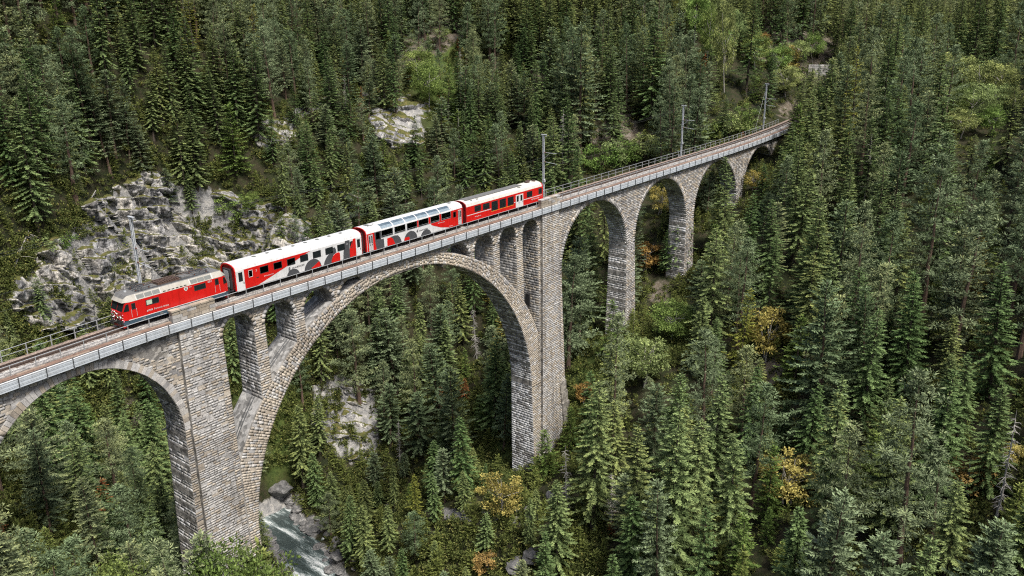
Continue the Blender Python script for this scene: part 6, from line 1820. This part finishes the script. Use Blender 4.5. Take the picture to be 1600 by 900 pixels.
LIMIT = {'spruce_tree': 300, 'pine_tree': 300}
single, mass = [], []
for kind in PROTO:
    L = sorted([t for t in trees if t['kind'] == kind], key=lambda t: -t['seen'])
    vis = [t for t in L if t['seen'] > (3 if kind in LIMIT else 1)]
    n = LIMIT.get(kind, 250)
    single += vis[:n]; mass += [t for t in L if not any(t is v for v in vis[:n])]
print('single', len(single), 'mass', len(mass), {k: sum(t['kind'] == k for t in single) for k in PROTO})

def place_words(t):
    px, py_ = t['tx']*0.6+t['bx']*0.4, t['ty']*0.6+t['by']*0.4
    line = 600-0.325*px
    if py_ < line and px < 1240 and t['y'] > 0:
        c = [(120, 'above rocks left of the locomotive'), (260, 'above rocks behind the locomotive'), (400, 'above rocks behind white carriage'), (520, 'behind the white carriage'),
             (640, 'behind the panorama carriage'), (760, 'behind the last red carriage'), (880, 'behind the second mast'), (1000, 'between second and third masts'), (1100, 'behind the third mast'), (1250, 'behind the fourth mast')]
        w = next(b for a, b in c if px < a)
        f = py_/max(60, line)
        return w + (', at top edge' if f < 0.22 else ', high up' if f < 0.5 else ', low down' if f > 0.75 else ', halfway up')
    if t['y'] > 0 and px < 860:
        if px < 300: return 'seen through the left arch, ' + ('upper part' if py_ < 700 else 'lower part')
        if px < 400: return 'beside the near main pier'
        c = [(520, 'left side'), (640, 'left of middle'), (740, 'right of middle'), (900, 'right side')]
        return 'seen through the great arch, ' + next(b for a, b in c if px < a) + (', high' if py_ < 520 else ', low' if py_ > 680 else '')
    if t['y'] > 0 and px < 1240: return 'seen through the small arches'
    if px < 480: return 'before the near main pier'
    if px < 860: return 'below the right main pier'
    c = [(960, 'right of the right main pier'), (1060, 'below the first small pier'), (1160, 'below the second small pier'), (1260, 'below the far end of the viaduct'), (1380, 'right of the viaduct end'), (1490, 'well right of the viaduct end'), (1800, 'at the right edge')]
    w = next(b for a, b in c if px < a)
    return w + (', at top edge' if py_ < 120 else ', high up' if py_ < 260 else ', upper middle' if py_ < 420 else ', middle' if py_ < 580 else ', lower middle' if py_ < 740 else ', at bottom edge')

NOUN = {'spruce_tree': ('spruce', 'tree'), 'pine_tree': ('pine', 'tree'), 'young_spruce': ('young spruce', 'tree'), 'larch_tree': ('larch', 'tree'), 'broadleaf_tree': ('leafy tree', 'tree'), 'autumn_tree': ('autumn tree', 'tree'), 'dead_tree': ('bare dead tree', 'tree'), 'leafy_bush': ('leafy bush', 'bush'), 'rusty_spruce': ('rust brown dying spruce', 'tree')}
def look(t):
    k, h = t['kind'], t['hue']
    if k == 'spruce_tree': return ('dark' if h < .35 else 'mid green' if h < .7 else 'yellowish') + ' ' + ('slim' if t['var'] in (1, 3) else 'broad') + ' spruce'
    if k == 'pine_tree': return ('dark' if h < .35 else 'greyish' if h < .7 else 'pale') + ' ' + ('blunt' if t['var'] > 2 else 'layered') + ' pine'
    if k == 'broadleaf_tree': return 'fresh green leafy tree' if t['var'] < 2 else 'pale green leafy tree'
    if k == 'leafy_bush': return 'pale green leafy bush' if t['var'] == 1 else 'fresh green leafy bush'
    if k == 'autumn_tree': return 'yellow autumn tree' if t['var'] < 2 else 'orange autumn tree'
    return NOUN[k][0]
ORD = ['first', 'second', 'third', 'fourth', 'fifth', 'sixth', 'seventh', 'eighth', 'ninth', 'tenth', 'eleventh', 'twelfth']
NUM = ['', 'one', 'two', 'three', 'four', 'five', 'six', 'seven', 'eight', 'nine', 'ten', 'eleven', 'twelve']
buckets = {}
for t in single: buckets.setdefault((look(t), place_words(t)), []).append(t)
for (lk, pw), L in buckets.items():
    L.sort(key=lambda t: t['tx'])
    n = len(L)
    for i, t in enumerate(L):
        if n == 1: s = lk
        elif i == 0: s = lk + ', leftmost of ' + (NUM[n] if n < 13 else 'many')
        elif i == n-1: s = lk + ', rightmost of ' + (NUM[n] if n < 13 else 'many')
        else: s = lk + ', ' + (ORD[i] if i < 12 else 'one') + ' from left'
        t['label'] = s + ' ' + pw

for t in single:
    H, cr, tr = PROTO[t['kind']][t['var']]
    base = 'bush' if 'bush' in t['kind'] else t['kind']
    e = thing(t['kind'], (t['x'], t['y'], t['z']-0.15), t['label'], NOUN[t['kind']][1], {'spruce_tree': 'spruces of the valley forest', 'pine_tree': 'pines of the valley forest'}.get(t['kind'], t['kind'].replace('_', ' ').replace('bush', 'bushe') + 's in the valley'), t['rot'])
    s = t['h']/H; e.scale = (s**0.75*t['wide'], s**0.75*t['wide'], s)
    if cr is None: e.scale = (s**0.6, s**0.6, s)
    e.rotation_euler = (random.gauss(0, .035), random.gauss(0, .035), t['rot'])
    for nm, me in (('crown', cr), ('trunk', tr)):
        if me is None: continue
        o = bpy.data.objects.new(nm, me); o.color = (t['hue'], 0.5, 0.5, 1.0); COL.objects.link(o); o.parent = e

def scatter(name, pts, rot, scl, idx, protos, label, cat):
    """many small plants nobody could count: ONE object that places copies of a few plants"""
    col = bpy.data.collections.new(name + '_kinds')
    for k, meshes in enumerate(protos):
        # one mesh of trunk and crown
        import bmesh
        bm = bmesh.new(); mats = []
        me = bpy.data.meshes.new('%s_%02d' % (name, k))
        lay = bm.faces.layers.float.new('tone')
        for src in meshes:
            if src is None: continue
            n0 = len(bm.faces); bm.from_mesh(src)
            bm.faces.ensure_lookup_table()
            for m in src.materials:
                if m not in mats: mats.append(m)
            for f in bm.faces[n0:]: f.material_index = mats.index(src.materials[0])
        bm.to_mesh(me); bm.free()
        for m in mats: me.materials.append(m)
        o = bpy.data.objects.new('%s_%02d' % (name, k), me); o.color = (0, 0, 0, 0); col.objects.link(o)
    me = bpy.data.meshes.new(name)
    me.vertices.add(len(pts)); me.vertices.foreach_set('co', np.asarray(pts, np.float32).ravel())
    for nm, typ, dat, key in (('rot', 'FLOAT_VECTOR', rot, 'vector'), ('scl', 'FLOAT_VECTOR', scl, 'vector'), ('pick', 'INT', idx, 'value')):
        a = me.attributes.new(nm, typ, 'POINT'); a.data.foreach_set(key, np.asarray(dat, np.int32 if typ == 'INT' else np.float32).ravel())
    ob = link(bpy.data.objects.new(name, me))
    ng = bpy.data.node_groups.new(name, 'GeometryNodeTree')
    ng.interface.new_socket('Geometry', in_out='INPUT', socket_type='NodeSocketGeometry'); ng.interface.new_socket('Geometry', in_out='OUTPUT', socket_type='NodeSocketGeometry')
    gi, go = ng.nodes.new('NodeGroupInput'), ng.nodes.new('NodeGroupOutput')
    ci = ng.nodes.new('GeometryNodeCollectionInfo'); ci.inputs['Collection'].default_value = col; ci.inputs['Separate Children'].default_value = True; ci.inputs['Reset Children'].default_value = True
    ip = ng.nodes.new('GeometryNodeInstanceOnPoints'); ip.inputs['Pick Instance'].default_value = True
    def na(n_, typ):
        q = ng.nodes.new('GeometryNodeInputNamedAttribute'); q.data_type = typ; q.inputs['Name'].default_value = n_; return [s for s in q.outputs if s.enabled][0]
    ng.links.new(gi.outputs[0], ip.inputs['Points']); ng.links.new(ci.outputs[0], ip.inputs['Instance'])
    ng.links.new(na('pick', 'INT'), ip.inputs['Instance Index']); ng.links.new(na('rot', 'FLOAT_VECTOR'), ip.inputs['Rotation']); ng.links.new(na('scl', 'FLOAT_VECTOR'), ip.inputs['Scale'])
    ng.links.new(ip.outputs[0], go.inputs[0])
    md = ob.modifiers.new(name, 'NODES'); md.node_group = ng
    return tag(ob, label, cat, kind='stuff')

flat = [(k, v) for k in PROTO for v in range(len(PROTO[k]))]
fi = {kv: i for i, kv in enumerate(flat)}
mp_, mr, ms, mi_ = [], [], [], []
for t in mass:
    H = PROTO[t['kind']][t['var']][0]; s = t['h']/H
    mp_.append((t['x'], t['y'], t['z']-0.15)); mr.append((random.gauss(0, .02), random.gauss(0, .02), t['rot'])); ms.append((s**0.75*t['wide'], s**0.75*t['wide'], s)); mi_.append(fi[(t['kind'], t['var'])])
scatter('forest', mp_, mr, ms, mi_, [(PROTO[k][v][1], PROTO[k][v][2]) for k, v in flat], 'unbroken mass of further small conifers filling the slopes between the single trees', 'forest')

# undergrowth on the visible floor
n = 30000
qx = RNG.uniform(-60, 1660, n); qy = RNG.uniform(-20, 1000, n)
Pq, Dq = hit(qx, qy)
k = np.isfinite(Dq) & (Dq < 330)
Pq, qx, qy, Dq = Pq[k], qx[k], qy[k], Dq[k]
k = (np.abs(Pq[:, 0]-RIV_X(Pq[:, 1])) > 5.5) | (Pq[:, 1] > 52)
dyq = np.abs(Pq[:, 1]-bow(Pq[:, 0])); k &= (dyq > 3.4) | (Pq[:, 0] < -110) | (Pq[:, 0] > 215) | (Pq[:, 2] < -7)
rk = np.zeros(len(Pq), bool)
for p in ROCKS: rk |= inside(p, qx, qy)
k &= (~rk) | (fbm3(Pq[:, 0]/4.5, Pq[:, 1]/4.5, Pq[:, 2]/4.5, 3, 501) > 0.16)
open_ = rk.copy()
for p in ROCKS + SOILS + MEADOWS:
    for q in range(8): open_ |= inside(p, qx+26*math.cos(q*.785), qy+20*math.sin(q*.785))
open_ |= (np.abs(Pq[:, 0]-RIV_X(Pq[:, 1])) < 26) & (Pq[:, 1] < 66)
open_ |= (dyq < 12) | ((qx < 950) & (qy > 560))
k &= open_ | (RNG.random(len(Pq)) < np.where(qy < 617-0.333*qx, 0.5, 0.18))
sl_ = np.zeros(len(Pq), bool)
for p in SOILS: sl_ |= inside(p, qx, qy)
k &= (~sl_) | (RNG.random(len(Pq)) < 0.55)
Pq = Pq[k]
UNDER = [leafy(301, 1.2, 0.9, 0.5, 0.4, 10, 22, 0.24, M_BUSH, 'bush'), leafy(302, 1.0, 0.7, 0.6, 0.5, 8, 22, 0.22, M_BUSH, 'bush'), leafy(303, .6, 1.1, 0.28, 0.2, 12, 18, 0.2, M_BUSH, 'bush'), conifer(304, 2.6, 0.8, 0.02, 0.1, 1.2, 0.3, 0.05, 0.8, 0.3, 0.34, mat=M_YOUNG, whorl=0.36)]
n = len(Pq)
sc = RNG.uniform(0.6, 1.5, n)
scatter('undergrowth', Pq - np.array([0, 0, 0.1]), np.c_[np.zeros((n, 2)), RNG.uniform(0, 6.28, n)], np.c_[sc, sc, sc*RNG.uniform(.8, 1.2, n)], RNG.choice(4, n, p=[.36, .28, .26, .10]), [(m_,) for m_ in UNDER], 'low bushes and seedlings covering the forest floor', 'undergrowth')

# ------------------------------------------------------------------ boulders, logs, walls and small things
import bmesh
m_boulder, nt, b = mat_new("river_boulder")
pos = nd(nt, 'ShaderNodeTexCoord').outputs['Object']
c = ramp(nt, [(0.3, (0.04, 0.042, 0.044)), (0.48, (0.10, 0.10, 0.10)), (0.62, (0.20, 0.195, 0.19)), (0.8, (0.36, 0.35, 0.33))], noise(nt, 1.7, 7, 0.72, pos)).outputs[0]
nt.links.new(c, b.inputs['Base Color']); b.inputs['Roughness'].default_value = 0.7
bump(nt, b, noise(nt, 5, 6, 0.7, pos), 0.6, 0.1)
def boulder_mesh(seed):
    bm = bmesh.new(); bmesh.ops.create_icosphere(bm, subdivisions=3, radius=1.0)
    P = np.array([v.co for v in bm.verts])
    v_, d_, e_ = cells3(*(P*1.1+seed*7.3).T, seed); n_ = fbm3(*(P*1.6+seed).T, 3, seed)
    r = 0.85+0.30*(v_-.5)+0.14*n_-0.10*np.exp(-e_*10)
    for v, q in zip(bm.verts, r): v.co *= q
    for v in bm.verts: v.co.z *= 0.68
    me = bpy.data.meshes.new('boulder'); bm.to_mesh(me); bm.free(); me.materials.append(m_boulder); return me
BOULDERS = [boulder_mesh(k) for k in range(6)]
m_wet = None
k = 0
river_rocks = []
for i in range(330):
    y = random.uniform(-12, 56); side = random.choice((-1, 1, 1)); u = side*random.uniform(2.4, 7.5)
    x = RIV_X(y)+u*1.06
    px, py, pz = proj((x, y, float(ground(x, y))))
    if not (395 < px[0] < 560 and 770 < py[0] < 920): continue
    s = random.choice([0.3, 0.4, 0.5, 0.7, 0.9, 1.3])*random.uniform(0.8, 1.2)
    o = bpy.data.objects.new('boulder', BOULDERS[i % 6]); COL.objects.link(o)
    o.location = (x, y, max(float(ground(x, y)), float(RIV_Z(y))-0.6)+s*0.12); o.scale = (s*random.uniform(.8, 1.5), s, s*random.uniform(.7, 1.1)); o.rotation_euler = (random.uniform(-.3, .3), random.uniform(-.3, .3), random.uniform(0, 6.28))
    river_rocks.append((y, side, s, o))
bk = {}
for y, side, s, o in river_rocks: bk.setdefault(('small' if s < .5 else 'middling' if s < .85 else 'large', 'left' if side < 0 else 'right'), []).append((y, o))
for (sz, sd), L in bk.items():
    L.sort(key=lambda q: -q[0])
    for i, (y, o) in enumerate(L):
        w = ('only ' if len(L) == 1 else (ORD[i]+' from the top of ' if i < 12 else '%dth from the top of ' % (i+1))+'the ')
        tag(o, w + sz + ' grey boulders along the %s edge of the stream' % sd if len(L) > 1 else 'only %s grey boulder along the %s edge of the stream' % (sz, sd), 'boulder', 'boulders along the stream')
for (bx_, by_, s, lab) in ((436, 768, 2.6, 'largest dark grey boulder at the stream beside the great arch foot'), (836, 805, 1.6, 'pale boulder on the slope below the right main pier'), (862, 780, 1.3, 'tall pale boulder among bushes below the right main pier'),
                           (838, 872, 1.8, 'dark boulder low on the slope below the right main pier'), (890, 545, 1.4, 'grey boulder on grass right of the right main pier'), (812, 888, 1.8, 'dark boulder at the bottom edge below the right main pier')):
    P, D = hit(bx_, by_)
    o = bpy.data.objects.new('boulder', BOULDERS[int(s*10) % 6]); COL.objects.link(o)
    o.location = P[0]+np.array([0, 0, s*0.2]); o.scale = (s*1.2, s, s); o.rotation_euler = (0.2, 0.1, s*3); tag(o, lab, 'boulder')

def log(p0, p1, rad, lab, mat=M_DEAD, stubs=10, lift=0.3):
    A, B = hit(*p0)[0][0], hit(*p1)[0][0]
    A = A+np.array([0, 0, lift]); B = B+np.array([0, 0, lift])
    mb = MB(); mb.tube([A, A*.5+B*.5+np.array([0, 0, .15]), B], [rad, rad*.75, rad*.3], 7)
    rg = np.random.default_rng(int(p0[0]))
    for q in range(stubs):
        p = A+(B-A)*rg.uniform(.25, .95); d = rg.normal(0, .55, 3); d[2] = abs(d[2])*.4-0.3
        mb.tube([p, p+d*1.1, p+d*1.7+np.array([0, 0, -.2])], [.035, .025, .008], 4, cap=False)
    o = mb.build('fallen_trunk', mat); o.data.transform(Matrix.Translation(-Vector(A))); o.location = A
    tag(o, lab, 'fallen tree')
log((22, 424), (46, 362), 0.16, 'bleached fallen trunk with bare twigs on the rocks at the left edge', stubs=26)
log((95, 826), (163, 812), 0.14, 'white fallen trunk lying low behind the left arch')
log((592, 796), (630, 783), 0.16, 'pale fallen trunk lying on the river bank under the great arch', stubs=4)
log((150, 300), (135, 330), 0.10, 'thin bleached trunk leaning on the rocks above the locomotive', stubs=20)
log((1210, 640), (1190, 668), 0.1, 'thin pale fallen trunk on the bare soil in the right forest', stubs=6)
log((1265, 840), (1290, 862), 0.1, 'thin pale fallen trunk near the bottom edge in the right forest', stubs=6)

# stone retaining wall, road edge and hut on the far slope
A, B = hit(1262, 119)[0][0], hit(1309, 119)[0][0]
wall = thing('retaining_wall', A, 'pale rubble stone retaining wall above the far end of the viaduct', 'wall')
dv = (B-A); L = float(np.hypot(dv[0], dv[1])); ang = math.atan2(dv[1], dv[0])
mb = MB(); mb.box(0, L, 0.06, 0.9, -1.5, 3.3); o = mb.build('wall_core', M_CORE, None); o.parent = wall
wall.rotation_euler = (0, 0, ang)
mb = MB(); z = -0.5
while z < 3.1:
    h = random.uniform(0.45, 0.7); x = 0.0
    while x < L-0.1:
        x1 = min(L, x+random.uniform(0.6, 1.4)); mb.box(x+.03, x1-.03, random.uniform(-.08, 0), 0.2, z+.03, z+h-.03, pick(GREY, [(0.55, 0.54, 0.52)])); x = x1
    z += h
o = mb.build('wall_stone', M_STONE, None); o.parent = wall; o['kind'] = 'stuff'
P = hit(1412, 124)[0][0]
hut = thing('hut', P, 'small hut with faded pinkish tiled roof among trees on the right', 'hut')
def hp(nm, m_, mb): 
    o = mb.build(nm, m_, None); o.parent = hut
mb = MB(); mb.box(-2.6, 2.6, -2.2, 2.2, -1.5, 2.6); hp('wall', simple("hut_plaster", (0.4, 0.37, 0.32), 0.9), mb)
m_tile = simple("faded_roof_tiles", (0.42, 0.24, 0.18), 0.8, 0, 0.2, 4)
for s_ in (-1, 1):
    mb = MB(); mb.add([(-3, s_*2.8, 2.3), (3, s_*2.8, 2.3), (3, 0, 4.3), (-3, 0, 4.3), (-3, s_*2.8, 2.15), (3, s_*2.8, 2.15), (3, 0, 4.15), (-3, 0, 4.15)], [(0, 1, 2, 3), (4, 7, 6, 5), (0, 4, 5, 1), (1, 5, 6, 2), (3, 7, 4, 0)]); hp('roof_slope', m_tile, mb)
mb = MB(); mb.box(-0.45, 0.45, -2.25, -2.2, -0.2, 1.9); hp('door', M_RAIL, mb)
hut.rotation_euler = (0, 0, -0.6)
P = hit(1494, 116)[0][0]
post = thing('signal_post', P, 'small pale signal post with square frame beside the road at upper right', 'signal')
mb = MB(); mb.box(-0.12, 0.12, -0.12, 0.12, -1, 4.2); o = mb.build('pole', M_GALV, None); o.parent = post
mb = MB()
for a in (-0.8, 0.7): mb.box(a, a+0.12, -0.06, 0.06, 3.0, 4.6)
mb.box(-0.8, 0.82, -0.05, 0.05, 4.5, 4.62); o = mb.build('frame', M_GALV, None); o.parent = post
